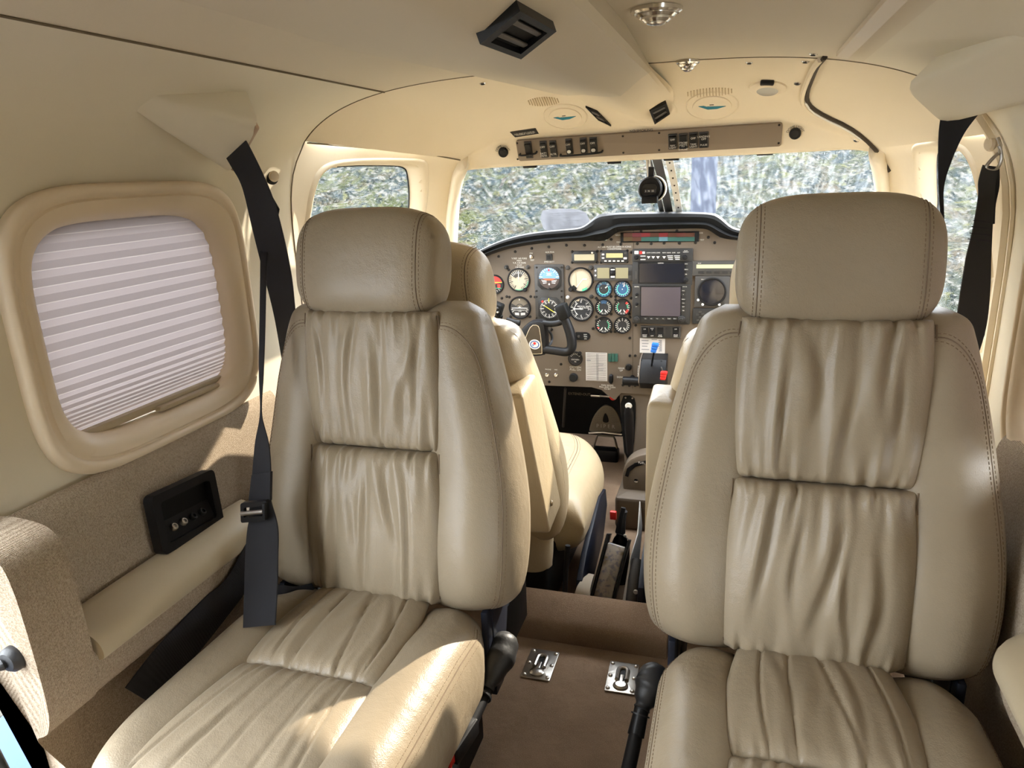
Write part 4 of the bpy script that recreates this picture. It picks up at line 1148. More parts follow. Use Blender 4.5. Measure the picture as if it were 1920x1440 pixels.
# lap strap lying dark between panel and cushion
b3 = thing('lap_strap', az(380, 1230, .10), 'black lap strap tucked between the left seat cushion and the tweed panel', 'seat belt')
pts = []
for (a, b, x) in (((462, 1020), (476, 1060), -.56), ((425, 1085), (462, 1105), -.568), ((385, 1120), (418, 1165), -.578), ((335, 1170), (370, 1225), -.583), ((285, 1225), (325, 1275), -.588), ((235, 1290), (285, 1320), -.59)):
    pts.append(wv(a, b, lambda u, v: ax(u, v, x)))
belt(pts, M['belt']).build('webbing', M['belt'], b3)
b4 = thing('lap_strap', az(545, 1110, .19), 'short black lap strap end tucked under the left seat back beside the hanging belt tail', 'seat belt')
pts = []
for (a, b, y) in (((512, 1132), (512, 1095), .90), ((535, 1130), (535, 1098), .91), ((560, 1122), (556, 1100), .93), ((590, 1104), (585, 1094), .95)):
    pts.append(wv(a, b, lambda u, v: ay(u, v, y)))
belt(pts, M['belt']).build('webbing', M['belt'], b4)
# right side
b5 = thing('shoulder_belt', cR, 'black shoulder belt twisting down from the upper right reel cover', 'seat belt')
pts = []
for (a, b, y) in (((1786, 148), (1848, 195), 1.30), ((1772, 185), (1836, 212), 1.30), ((1761, 240), (1808, 250), 1.31), ((1759, 300), (1785, 300), 1.31), ((1760, 350), (1770, 350), 1.30), ((1763, 400), (1770, 400), 1.28), ((1764, 460), (1772, 460), 1.26)):
    pts.append(wv(a, b, lambda u, v: ay(u, v, y)))
belt(pts, M['belt']).build('webbing', M['belt'], b5)
b6 = thing('shoulder_belt', ay(1830, 600, 1.22), 'charcoal belt with sewn loop hanging from the steel hook at the right wall', 'seat belt')
pts = []
for (a, b, y) in (((1842, 312), (1872, 318), 1.28), ((1835, 340), (1866, 345), 1.275), ((1834, 370), (1864, 374), 1.27), ((1824, 430), (1860, 434), 1.26), ((1812, 480), (1858, 484), 1.25), ((1802, 540), (1856, 545), 1.24), ((1792, 600), (1848, 615), 1.23), ((1772, 660), (1826, 685), 1.215), ((1745, 730), (1795, 755), 1.20)):
    pts.append(wv(a, b, lambda u, v: ay(u, v, y)))
belt(pts, M['beltgrey'], .0022).build('webbing', M['beltgrey'], b6)
pts = []
for (a, b, y) in (((1842, 312), (1874, 316), 1.28), ((1850, 340), (1874, 345), 1.30), ((1852, 380), (1866, 384), 1.30), ((1850, 418), (1864, 420), 1.295)):
    pts.append(wv(a, b, lambda u, v: ay(u, v, y)))
belt(pts, M['belt'], .003).build('sewn_loop', M['belt'], b6)
for k, (v0, v1) in enumerate(((412, 414), (424, 426), (436, 438), (447, 449))):
    pts = []
    y = 1.245-.004*k
    for v in (v0, v1): pts.append(wv((1826-.3*(v-412), v), (1858, v+4), lambda u, vv: ay(u, vv, y)))
    belt(pts, M['belt'], .0006).build('sewing_row', M['belt'], b6)
kb = on(1873, 268, 0, bvh(wr, cr))[0]
hk = thing('belt_hook', kb, 'steel triangular belt hook on an ivory wall button at the right wall', 'belt hook')
nn = Vector((-1, -.35, -.05)).normalized(); a, b, c = frame(nn)
mb = MB(); mb.lathe([(.007, -.03), (.007, .008), (.0115, .009), (.0125, .014), (.010, .018), (.001, .019)], kb, a, b, c, n=22); mb.build('button', M['ivory'], hk)
o_ = [ay(u, v, 1.28) for u, v in ((1872, 268), (1878, 284), (1866, 292), (1848, 312), (1850, 318), (1868, 320), (1876, 306), (1879, 292))]
mb = MB(); mb.tube(chaikin(o_, 2, closed=True), .0032, n=8, closed=True, flat=.8); mb.build('tongue_frame', M['steel'], hk)
mb = MB(); mb.tube([ay(1871, 258, 1.285), ay(1876, 272, 1.283), ay(1874, 290, 1.28)], .005, n=8, flat=.5); mb.build('tongue_stem', M['steel'], hk)
# ---- overhead air duct and its front fairing
ZT = 1.058
st = [YAFT, 0, .6, 1.0, 1.20]
def dsec(y):
    k = max(0, (y-1.20)/.07)
    return [(-.288, 1.0445), (-.262, 1.040), (-.12, 1.013), (-.02, .990), (.012, .985), (.030, .986), (.075, 1.004), (.092, 1.012), (.096, 1.022), (.092, 1.0455)]
mb = MB(); mb.grid([[Vector((x, y, z)) for x, z in dsec(y)] for y in st+[1.24]])
tag(mb.build('overhead_duct', M['duct'], sharp=40), 'beige angular air duct running along the ceiling toward the cockpit', 'air duct')
# ---- duct front and fairing down to the brow
SHL = bvh(hl)
A1 = on(1059, 191, 0, SHL)[0]+Vector((0, 0, .012)); R1 = az(1150, 182, .985); C1 = ay(1216, 138, R1.y-.01); D1 = on(1219, 122, 0, bvh(hl, ce))[0]+Vector((0, 0, -.002))
dk = bpy.data.objects['overhead_duct']
def secpts(A, R, C, D): return [A+Vector((-.02, .0, .02)), A, A.lerp(R, .45)+Vector((0, 0, .003)), A.lerp(R, .85), R+Vector((-.004, 0, .0005)), R+Vector((.012, 0, .0005)), R.lerp(C, .8), C, C.lerp(D, .3)+Vector((.004, 0, 0)), D]
s0 = [Vector((x, 1.0, z)) for x, z in dsec(1.0)]; s1 = secpts(A1, R1, C1, D1)
mb = MB(); mb.grid([[Vector((x, y, z)) for x, z in dsec(y)] for y in (YAFT, 0, .6)]+[[a.lerp(b, k) for a, b in zip(s0, s1)] for k in (0, .25, .5, .75, 1.0)])
bpy.data.objects.remove(dk)
tag(mb.build('overhead_duct', M['duct'], sharp=28), 'beige angular air duct running along the ceiling toward the cockpit', 'air duct')
L2 = on(1098, 199, 0, SHL)[0]+Vector((0, 0, .004)); L3 = on(1140, 232, 0, SHL)[0]; 
e2 = on(1199, 205, .016, SHL)[0]; e3 = on(1222, 234, .004, SHL)[0]; c2 = on(1252, 172, .012, SHL)[0]; c3 = on(1262, 212, .003, SHL)[0]; d2_ = on(1262, 170, -.002, SHL)[0]; d3_ = on(1276, 210, -.004, SHL)[0]
T0 = s1; T1 = secpts(L2, e2, c2, d2_); T2 = secpts(L3, e3, c3, d3_)
rows = []
for i in range(13):
    t = i/6
    rows.append([Vector([sint([(0, a[k]), (1, b[k]), (2, c[k])], t) for k in range(3)]) for a, b, c in zip(T0, T1, T2)])
mb = MB(); mb.grid(rows); fair = mb.build('duct_fairing', M['liner'], sharp=35)
tag(fair, 'cream moulded fairing where the ceiling duct meets the brow above the windshield', 'air duct')
FB = bvh(fair)
M['vane'] = mat('vent_vane_grey', (.10, .09, .08), .4)
def quad_vent(name, pix, surf, label, lift=.006, group=None, fixed=None):
    P = [ (on(u, v, .001, surf)[0] if not fixed else fixed(u, v)) for u, v in pix]
    c = sum(P, Vector())/4; X = (P[1]-P[0]+P[2]-P[3]).normalized(); Y = (P[0]-P[3]+P[1]-P[2]); Y = (Y-X*Y.dot(X)).normalized(); N = X.cross(Y)
    if N.dot(CAM-c) < 0: N = -N
    w = ((P[1]-P[0]).length+(P[2]-P[3]).length)/2; h = ((P[0]-P[3]).length+(P[1]-P[2]).length)/2
    loc2 = [((p-c).dot(X), (p-c).dot(Y)) for p in P]
    root = thing(name, c, label, 'air vent', group)
    def dn(q, n=6): return [(lerp(a[0], b[0], i/n), lerp(a[1], b[1], i/n)) for a, b in zip(q, q[1:]+q[:1]) for i in range(n)]
    o = dn(loc2); i_ = dn([(x*.74, y*.74) for x, y in loc2])
    mb = MB(); mb.ringprism(o, i_, c-N*.004, X, Y, N, lift+.004); mb.build('vent_frame', M['black'], root)
    mb = MB(); mb.prism([(x*.76, y*.76) for x, y in loc2], c+N*.0012, X, Y, N, .001); mb.build('vent_back', M['blackm'], root)
    for k, f in enumerate((-.52, .52)):
        a = [(lerp(loc2[0][0], loc2[3][0], .5+f*.5), lerp(loc2[0][1], loc2[3][1], .5+f*.5)), (lerp(loc2[1][0], loc2[2][0], .5+f*.5), lerp(loc2[1][1], loc2[2][1], .5+f*.5))]
        p0, p1 = [c+X*q[0]*.74+Y*q[1]*.74+N*(lift*.55) for q in a]
        mb = MB(); mb.box((p0+p1)/2, ((p1-p0).length, h*.10, .002), (p1-p0).normalized(), Y, N, bev=.0006); mb.build('vent_vane', M['vane'], root)
    return root
DS = bvh(bpy.data.objects['overhead_duct'])
quad_vent('air_vent', [(968, 0), (1037, 40), (972, 95), (893, 62)], DS, 'large black louvred vent under the ceiling duct at the top of the picture', .008)
quad_vent('air_vent', [(1217, 206), (1248, 188), (1256, 212), (1227, 228)], FB, 'black louvred vent on the right face of the fairing above the NO SMOKING lettering', .004)
quad_vent('air_vent', [(1098, 198), (1120, 207), (1146, 234), (1122, 222)], bvh(fair, hl), 'narrow black louvred vent on the left face of the fairing, seen edge on', .004)
# ---- lights, speakers and screws in the lining
def disc_on(u, v, surf=None): return on(u, v, .0005, surf)
def spot(u, v, r, label, surf):
    p, n = disc_on(u, v, surf); X, Y, N = frame(n, (0, 1, 0)); root = thing('reading_light', p, label, 'light', 'ceiling reading lights')
    mb = MB(); mb.lathe([(r, 0), (r*.98, .004), (r*.86, .006), (r*.84, .004)], p, X, Y, N, n=32); mb.build('chrome_ring', M['chrome'], root)
    mb = MB(); mb.lathe([(r*.80, .002), (r*.78, .007), (r*.66, .010), (r*.62, .007), (r*.58, .012), (r*.44, .015), (r*.40, .012), (r*.36, .016), (r*.2, .018), (.0004, .018)], p, X, Y, N, n=32); mb.build('swivel_head', M['chrome'], root)
spot(1231, 15, .030, 'round chrome reading light at the top of the picture right of the duct', bvh(ce))
spot(1290, 113, .021, 'smaller chrome reading light at the arch edge of the ceiling', bvh(hl, ce))
def dome(u, v, r, label):
    p, n = disc_on(u, v, SHL); X, Y, N = frame(n, (0, 1, 0)); root = thing('overhead_speaker', p, label, 'speaker', 'overhead speakers')
    mb = MB(); mb.lathe([(r, -.002), (r, .0015), (r*.97, .0025), (r*.95, .0012), (r*.74, .002), (r*.73, .004), (r*.70, .0045), (r*.5, .0052), (.0004, .0056)], p, X, Y, N, n=40, sy=1.15); mb.build('speaker_ring', M['liner'], root, sharp=25)
    q = [(-r*.52, .02*r), (-r*.2, -.16*r), (r*.15, -.18*r), (r*.5, .10*r), (r*.30, .12*r), (r*.2, .05*r), (r*.14, .06*r)]
    o = [(a, -b-.1*r) for a, b in q]
    mb = MB(); mb.prism(o, p+N*.0050, X, Y, N, .0012); mb.build('teal_crescent', M['teal'], root)
    mb = MB(); mb.box(p+Y*(-.28*r)+N*.006, (.16*r, .03*r, .001), X, Y, N); mb.build('slot_mark', M['gap'], root)
    return root
dome(1060, 218, .050, 'cream round overhead speaker with a teal crescent left of the fairing')
dome(1335, 198, .055, 'cream round overhead speaker with a teal crescent right of the fairing')
def slits(pix, n, label, hgt):
    root = None
    for k in range(n):
        u = lerp(pix[0][0], pix[1][0], k/(n-1)); v = lerp(pix[0][1], pix[1][1], k/(n-1)); e = math.sin(math.pi*(k+1)/(n+1))**.5
        try: a, na = on(u-hgt*.45*e*slits.sl, v-hgt*e, .0006, SHL); b, _ = on(u+hgt*.45*e*slits.sl, v+hgt*e, .0006, SHL)
        except Exception: continue
        if root is None: root = thing('speaker_grille', a, label, 'speaker grille')
        mb = MB(); mb.tube([a, b], .0011, n=5); mb.build('grille_slot', M['slit'], root)
M['slit'] = mat('grille_slit', (.46, .36, .22), .8)
slits.sl = .9; slits([(992, 192), (1046, 188)], 13, 'row of fine moulded grille slots left of the duct fairing', 8)
slits.sl = .1; slits([(1290, 176), (1372, 170)], 15, 'row of fine moulded grille slots right of the duct fairing', 8)
p, n = disc_on(1440, 163, SHL); X, Y, N = frame(n, (0, 1, 0))
r0 = thing('dome_light', p, 'oval cream dome light with a pale lens on the right headliner', 'light')
mb = MB(); mb.lathe([(.036, 0), (.035, .004), (.028, .008), (.022, .009)], p, X, Y, N, n=32, sy=.95); mb.build('light_rim', M['liner'], r0)
mb = MB(); mb.lathe([(.022, .008), (.018, .011), (.0004, .012)], p, X, Y, N, n=28); mb.build('light_lens', mat('pale_lens', (.45, .43, .38), .25), r0)
p, n = disc_on(1439, 152, SHL); X, Y, N = frame(n, (0, 1, 0)); mb = MB(); mb.box(p+N*.003, (.026, .016, .008), X, Y, N, bev=.003); mb.build('light_switch', M['black'], r0)
scr = [(905, 156, 'small screw in the cream lining left of the duct'), (1405, 117, 'small screw in the headliner, middle of the row behind the dome light'), (1495, 156, 'small screw in the headliner right of the dome light'), (1510, 115, 'small screw in the headliner near the right lining gap'), (1525, 101, 'small screw at the arch next to the pale ceiling strip'), (1605, 263, 'small screw at the right end of the brow')]
for u, v, lab in scr:
    try: p, n = disc_on(u, v, bvh(hl, ce))
    except Exception: continue
    X, Y, N = frame(n, (0, 1, 0)); root = thing('lining_screw', p, lab, 'screw', 'lining screws')
    mb = MB(); mb.lathe([(.0068, 0), (.006, .0015), (.004, .0018)], p, X, Y, N, n=14); mb.build('cup_washer', M['chrome'], root)
    mb = MB(); mb.lathe([(.0042, .0012), (.0035, .0028), (.0004, .003)], p, X, Y, N, n=12); mb.build('screw_head', M['screw'], root)
# ---- overhead switch panel on the brow
q = [ay(u, v, 1.752) for u, v in ((967, 263), (1465, 232), (1465, 272), (967, 303))]
BRS = bvh(hl)
def bp(u, v, off=0): return on(u, v, off, BRS)[0]
qc = [bp(972, 264), bp(1460, 234), bp(1462, 271), bp(972, 301)]
oc = sum(qc, Vector())/4; oX = (qc[1]-qc[0]+qc[2]-qc[3]).normalized(); oY = (qc[0]-qc[3]+qc[1]-qc[2]); oY = (oY-oX*oY.dot(oX)).normalized(); oN = oX.cross(oY); oN = oN if oN.y < 0 else -oN
oc = oc+oN*.005
def ob(u, v): p = onplane(u, v, oc, oN); return ((p-oc).dot(oX), (p-oc).dot(oY))
def op(u, v, d=0): return onplane(u, v, oc, oN)+oN*d
a_, b_ = ob(967, 263), ob(1465, 272)
w_ = b_[0]-a_[0]; h_ = ob(967, 263)[1]-ob(967, 303)[1]
ovp = thing('brow_switch_panel', oc, 'long taupe switch panel on the brow above the windshield', 'switch panel')
pc = oc+oX*(a_[0]+b_[0])/2+oY*((a_[1]+ob(967, 303)[1]+ob(1465, 232)[1]+b_[1])/4)
mb = MB(); mb.prism(rrect(w_, h_*.98, .006), pc-oN*.008, oX, oY, oN, .010, bev=.001); mb.build('panel_plate', M['brow'], ovp)
for u, v in ((970, 268), (971, 298), (1168, 255), (1169, 286), (1236, 249), (1236, 281), (1461, 234), (1460, 268)):
    mb = MB(); p = op(u, v, .002); mb.lathe([(.0026, 0), (.002, .001), (.0003, .0012)], p, oX, oY, oN, n=10); mb.build('panel_screw', M['screw'], ovp)
def rocker(u0, v0, u1, v1, label, top, bot, up=True, caplight=None, guard=False):
    c = op((u0+u1)/2, (v0+v1)/2, .002); a, b = ob(u0, v0), ob(u1, v1); w, h = abs(b[0]-a[0]), abs(a[1]-ob((u0+u1)/2, v1)[1])*.97
    root = thing('rocker_switch', c, label, 'switch', 'rocker switches on the brow panel')
    mb = MB(); mb.prism(rrect(w, h, .0015), c, oX, oY, oN, .0035, bev=.0008); mb.build('switch_bezel', M['bezel2'], root)
    mb = MB(); s = .3 if up else -.3
    P = [(-h*.40, .004), (-h*.40, .0075 if up else .012), (0, .007), (h*.40, .012 if up else .0075), (h*.40, .004)]
    mb.prism([(z, y) for y, z in P], c-oX*w*.38, oN, oY, oX, w*.76); k = mb.build('rocker', M['black'], root)
    if top: text('lettering', top, c+oY*h*.22+oN*.0118, oX, oY, oN, h*.17, M['white'], root)
    if bot: text('lettering', bot, c-oY*h*.24+oN*.0105, oX, oY, oN, h*.16, M['white'], root)
    if caplight:
        mb = MB(); mb.prism(rrect(w*.55, h*.2, h*.09), c-oY*h*.24+oN*.0098, oX, oY, oN, .0012); mb.build('cap_light', M[caplight], root)
    return root
rocker(983, 264, 1001, 296, 'black rocker switch first from the left on the brow panel, with guard bar', '', 'START', True)
rocker(1012, 263, 1029, 295, 'black rocker switch second from the left on the brow panel', 'OFF', 'BATT\nMSTR', True)
rocker(1030, 262, 1047, 294, 'black rocker switch third from the left on the brow panel', 'OFF', 'ALTR', True)
rocker(1060, 259, 1076, 289, 'black rocker switch with a large white mark, fourth from the left on the brow panel', 'OFF', '', True, 'white')
rocker(1087, 257, 1103, 287, 'black rocker switch fifth from the left on the brow panel', 'OFF', '', True, 'paper')
rocker(1105, 256, 1122, 286, 'black rocker switch sixth from the left on the brow panel', 'OFF', '', True, 'paper')
rocker(1253, 250, 1271, 279, 'black rocker switch marked NAV LIGHT at the left of the right hand group', 'OFF', 'NAV\nLIGHT', True)
rocker(1273, 249, 1290, 278, 'black rocker switch second of the right hand group on the brow panel', '', 'STROBE\nLIGHTS\nOR\nSTROBE', False)
rocker(1292, 247, 1309, 277, 'black rocker switch marked TAXI LIGHT, third of the right hand group', 'OFF', 'TAXI\nLIGHT', True)
rocker(1311, 246, 1329, 276, 'black rocker switch at the right of the right hand group on the brow panel', 'LANDING\nOFF', 'PULSE', False)
for pa, lab in ((((976, 288), (1007, 284)), 'thin black guard bar below the first rocker switch'), (((1052, 289), (1130, 282)), 'thin black guard bar below the left group of rocker switches')):
    a, b = op(*pa[0], .016), op(*pa[1], .016)
    g_ = thing('guard_bar', (a+b)/2-oN*.014, lab, 'guard')
    mb = MB(); mb.tube(chaikin([a-oN*.014, a, b, b-oN*.014], 2), .0024, n=8); mb.build('bar', M['black'], g_)
_p, _n = on(1203, 242, .006, BRS); _n = (_n+oN).normalized(); _x = (oX-_n*oX.dot(_n)).normalized(); _y = _n.cross(_x)
nosm = tag(text('lettering', 'NO SMOKING', _p, _x, _y if _y.z > 0 else -_y, _n, .0085, M['ink'], None), 'NO SMOKING lettering on the cream brow', 'lettering')
for u, v, lab, sw in ((944, 285, 'round black dome light knob at the left end of the brow', 'DOME LIGHT'), (1491, 250, 'round black dome light knob at the right end of the brow', 'DOME LIGHT')):
    p, n = on(u, v, .0, BRS); X, Y, N = frame(n); root = thing('light_knob', p, lab, 'knob', 'dome light knobs')
    mb = MB(); mb.lathe([(.0125, -.004), (.0125, .004), (.0115, .007), (.009, .0075), (.008, .006), (.0004, .006)], p, X, Y, N, n=28); mb.build('knob', M['black'], root)
    text('lettering', sw, p+N*.0035, X, Y, N, .0075, M['ink'], root, arc=.0165)
p4 = [bp(u, v, .0012) for u, v in ((956, 247), (1004, 240), (1010, 250), (966, 257))]
pl = thing('placard', sum(p4, Vector())/4, 'small dark placard with pale lettering above the left end of the brow panel', 'placard')
mb = MB(); mb.add(p4+[p+Vector((0, .002, .001)) for p in p4], [(0, 1, 2, 3), (4, 7, 6, 5), (0, 4, 5, 1), (1, 5, 6, 2), (2, 6, 7, 3), (3, 7, 4, 0)]); mb.build('plate', M['bezel'], pl, smooth=False)
X = (p4[1]-p4[0]).normalized(); Y = (p4[0]-p4[3]); Y = (Y-X*Y.dot(X)).normalized(); N = X.cross(Y); N = N if N.y < 0 else -N
text('lettering', 'THIS AIRCRAFT MUST BE\nOPERATED AS A NORMAL\nCATEGORY AIRPLANE', sum(p4, Vector())/4+N*.0016, X, Y, N, .0046, M['white'], pl)
# ---- compass hanging from the post
cpx = ay(1219, 354, 1.80)
cm = thing('compass', cpx, 'black round magnetic compass hanging on the windshield post', 'compass')
X, Y, N = (1, 0, 0), (0, 0, 1), (0, -1, 0); s_ = (ay(1220, 354, 1.80)-cpx).length
mb = MB(); mb.lathe([(21*s_, .045), (22.5*s_, .03), (22.5*s_, -.004), (20*s_, -.008), (18*s_, -.006)], cpx, X, Y, (0, 1, 0), n=36); mb.build('case', M['black'], cm)
mb = MB(); mb.prism([(p[0], p[1]-1*s_) for p in rrect(27*s_, 20*s_, 7*s_)], cpx+Vector((0, -.004, 0)), X, Y, N, .005); mb.build('window', M['screen'], cm)
mb = MB(); mb.prism(rrect(22*s_, 6*s_, 1*s_), cpx+Vector((0, -.0085, -4*s_)), X, Y, N, .003); card = mb.build('compass_card', M['bezel'], cm)
text('lettering', '3  N  33', cpx+Vector((0, -.012, -4*s_)), X, Y, N, 5*s_, M['white'], card)
mb = MB(); mb.box(cpx+Vector((0, -.002, -20*s_)), (30*s_, .026, 13*s_), bev=.002); mb.build('base_block', M['black'], cm)
mb = MB(); mb.box(cpx+Vector((1*s_, .01, 30*s_)), (11*s_, .010, 20*s_), bev=.002); mb.build('hanger', M['black'], cm)
mb = MB(); mb.cyl(ay(1215, 298, 1.83), ay(1218, 334, 1.855), .006, n=12); mb.build('hanger_rod', M['steel'], cm)
mb = MB(); mb.lathe([(24.5*s_, .04), (24.5*s_, .012), (22.6*s_, .012), (22.6*s_, .04)], cpx+Vector((4*s_, .0, -1*s_)), X, Y, (0, 1, 0), n=36); mb.build('white_ring', M['offwhite'], cm)
# ---- propeller blade seen through the right pane
pb_ = [ay(u, v, 4.1) for u, v in ((1298, 285), (1346, 285), (1346, 420), (1298, 420))]
mb = MB(); xa, xb = pb_[0].x, pb_[1].x; zc = pb_[2].z-.3; P = []
for i in range(21):
    z = zc+1.15*i/20; w = lerp(.9, 1.0, min(1, i/6))*(xb-xa)/2*(1 if i < 17 else math.sqrt(max(.02, 1-((i-17)/3.2)**2))); t = .014
    P.append([Vector(((xa+xb)/2+w*math.cos(a), 4.1+t*math.sin(a)+.25*w*math.cos(a), z)) for a in [2*math.pi*k/16 for k in range(17)]])
mb.grid(P)
prop = thing('propeller', Vector(((xa+xb)/2, 4.1, zc-.15)), 'dark blue grey propeller blade standing upright beyond the right windshield pane', 'propeller')
mb.build('blade', mat('propeller_paint', (.022, .027, .042), .8, spec=.1), prop)
mb = MB(); c = Vector(((xa+xb)/2, 4.1, zc-.12)); mb.lathe([(.16, 0), (.16, .06), (.13, .16), (.07, .25), (.002, .29)], c, (1, 0, 0), (0, 0, 1), (0, 1, 0), n=32); mb.build('spinner', M['chrome'], prop)
# ============================================================ INSTRUMENT PANEL
PY = 2.15
PX, PZ, PN = Vector((1, 0, 0)), Vector((0, 0, 1)), Vector((0, -1, 0))
def pp(u, v, d=0.0): return ay(u, v, PY)+PN*d
SP = (ay(1101, 560, PY)-ay(1100, 560, PY)).length
def pxpoly(pix, y=PY): return [(ay(u, v, y).x, ay(u, v, y).z) for u, v in pix]
plate = [(878, 497), (915, 478), (960, 463), (1030, 453), (1100, 450), (1136, 452), (1152, 436), (1165, 432), (1320, 427), (1330, 431), (1350, 446), (1385, 450), (1450, 455), (1520, 478), (1575, 540), (1590, 620), (1590, 745), (1300, 745), (1165, 737), (1153, 750), (1139, 741), (1128, 731), (1109, 726), (1028, 723), (870, 720)]
ipan = thing('instrument_panel', pp(1180, 735), 'taupe instrument panel across the cockpit below the black glareshield', 'instrument panel')
mb = MB(); mb.prism(pxpoly(plate), (0, PY, 0), PX, PZ, Vector((0, 1, 0)), .012); mb.build('panel_plate', M['panel'], ipan, smooth=False)
mb = MB(); mb.box(pp(1187, 584, .0002), (.0012, .0012, (pp(1187, 434)-pp(1187, 732)).length)); mb.build('panel_joint', M['gap'], ipan)
scrp = [(935, 481), (966, 472), (997, 466), (1029, 463), (1062, 460), (1096, 460), (1130, 459), (1146, 449), (1164, 458), (1195, 457), (1221, 457), (1245, 456), (1274, 456), (1304, 455), (1328, 445), (1340, 455), (1202, 434), (1269, 433),
        (1184, 473), (1073, 472), (1120, 471), (1073, 492), (1120, 492), (1127, 471), (1127, 492), (1176, 470), (1176, 491), (954, 506), (941, 559), (930, 570), (955, 557), (995, 556), (994, 594), (957, 594), (1003, 557), (950, 556),
        (1118, 559), (1118, 601), (1112, 616), (1146, 556), (1154, 556), (1183, 559), (1120, 562), (1154, 562), (1146, 589), (1180, 589), (1118, 594), (1181, 595), (1146, 622), (1153, 622), (1192, 610), (1181, 634), (1181, 667), (1191, 667), (1052, 683), (1030, 716), (1168, 722), (1180, 723), (1191, 723), (1111, 529), (1035, 618)]
for u, v in scrp:
    p = pp(u, v); mb = MB(); mb.lathe([(2.7*SP, 0), (2.4*SP, .0018), (1.3*SP, .0026), (.0002, .0022)], p, PX, PZ, PN, n=10); mb.build('panel_screw', M['screw'], ipan)
def ptext(s, u, v, px, m='white', parent=None, d=.0008): return text('lettering', s, pp(u, v, d), PX, PZ, PN, px*SP*1.35, M[m], parent or ipan)
ptext('V.REF 165 KIAS\nMAX\nV.A 133 KIAS\nV.LO\n130 KIAS', 974, 493, 3.4)
ptext('ON', 996, 475, 2.8); ptext('TEST', 998, 488, 2.8); ptext('AUX PWR', 1031, 473, 2.8); ptext('EMER BATT', 1030, 491, 2.8)
ptext('ALT AIR MUST BE OPEN IN ICING\nCONDITIONS', 1152, 465, 3.0)
ptext('NIGHT', 1160, 441, 2.8); ptext('DAY', 1160, 454, 2.6); ptext('PRESS', 1313, 437, 2.6); ptext('TO TEST', 1313, 450, 2.6)
ptext('OXYGEN\nPULL ON', 1079, 691, 4.0); ptext('GEAR\nUP\n\n\nDOWN', 1165, 699, 3.6); ptext('PARK BRAKE\nPULL AND TURN\nTO SET', 1139, 726, 3.0)
ptext('PHONE       MIC', 1034, 693, 2.6)
# ---- glareshield
gi = [(872, 500), (915, 479), (960, 464), (1030, 454), (1100, 451), (1137, 453), (1153, 437), (1166, 433), (1245, 430), (1320, 428), (1331, 432), (1351, 447), (1385, 451), (1450, 456), (1520, 479), (1575, 540)]
go = [(862, 490), (905, 465), (950, 446), (1000, 435), (1060, 429.5), (1090, 427), (1104, 417), (1119, 403), (1134, 399), (1240, 397), (1335, 398), (1350, 405), (1371, 427), (1395, 432), (1450, 437), (1530, 455), (1590, 520)]
def row(pix, y, n=110): return resample(chaikin([ay(u, v, y) for u, v in pix], 2), n)
I0, I1 = row(gi, 2.149), row(gi, 2.118); O1, O2 = row(go, 2.10), row(go, 2.112)
# pair the points by x so that the two contours run together
def pair(Q, R): return [at_x(R, q.x) for q in Q]
O1 = pair(I0, O1); O2 = pair(I0, O2); I1 = pair(I0, I1)
rws = [I0, I1, [a.lerp(b, .30)+Vector((0, -.020, 0)) for a, b in zip(I1, O1)], [a.lerp(b, .42)+Vector((0, -.006, 0)) for a, b in zip(I1, O1)], [a.lerp(b, .72)+Vector((0, -.008, 0)) for a, b in zip(I1, O1)], [a.lerp(b, .9)+Vector((0, -.003, 0)) for a, b in zip(I1, O1)], O2, [p+Vector((0, .06, -.004)) for p in O2], [Vector((p.x, min(2.46, p.y+.34), lerp(p.z, .60, .55)-.01)) for p in O2]]
mb = MB(); mb.grid([list(c) for c in zip(*rws)])
tag(mb.build('glareshield', M['blackm'], sharp=30), 'black padded glareshield with a raised hump in the middle over the panel', 'glareshield')
# reflection of a paper in the windshield, built as a standing sheet
pk = [ay(u, v, 2.30) for u, v in ((1022, 440), (1010, 396), (1040, 391), (1085, 392), (1104, 402), (1108, 440))]
cd_ = thing('paper_reflection', sum(pk, Vector())/6-Vector((0, 0, .03)), 'reflection of a printed sheet in the left windshield pane, made as a standing sheet', 'paper')
mb = MB(); mb.prism([(p.x, p.z) for p in chaikin(pk, 1, closed=True)], (0, 2.30, 0), PX, PZ, Vector((0, 1, 0)), .001); mb.build('sheet', mat('reflected_sheet', (.085, .085, .092), .9, spec=.1), cd_, smooth=False)
for k in range(9):
    v = 399+k*3.6; a, b = ay(1028, v, 2.2985), ay(1092-(k*7 % 23), v, 2.2985); mb = MB(); mb.box((a+b)/2, ((b-a).length, .0004, .0012)); mb.build('text_line', mat('reflected_print', (.055, .055, .06), .8) if k == 0 else bpy.data.materials['reflected_print'], cd_)
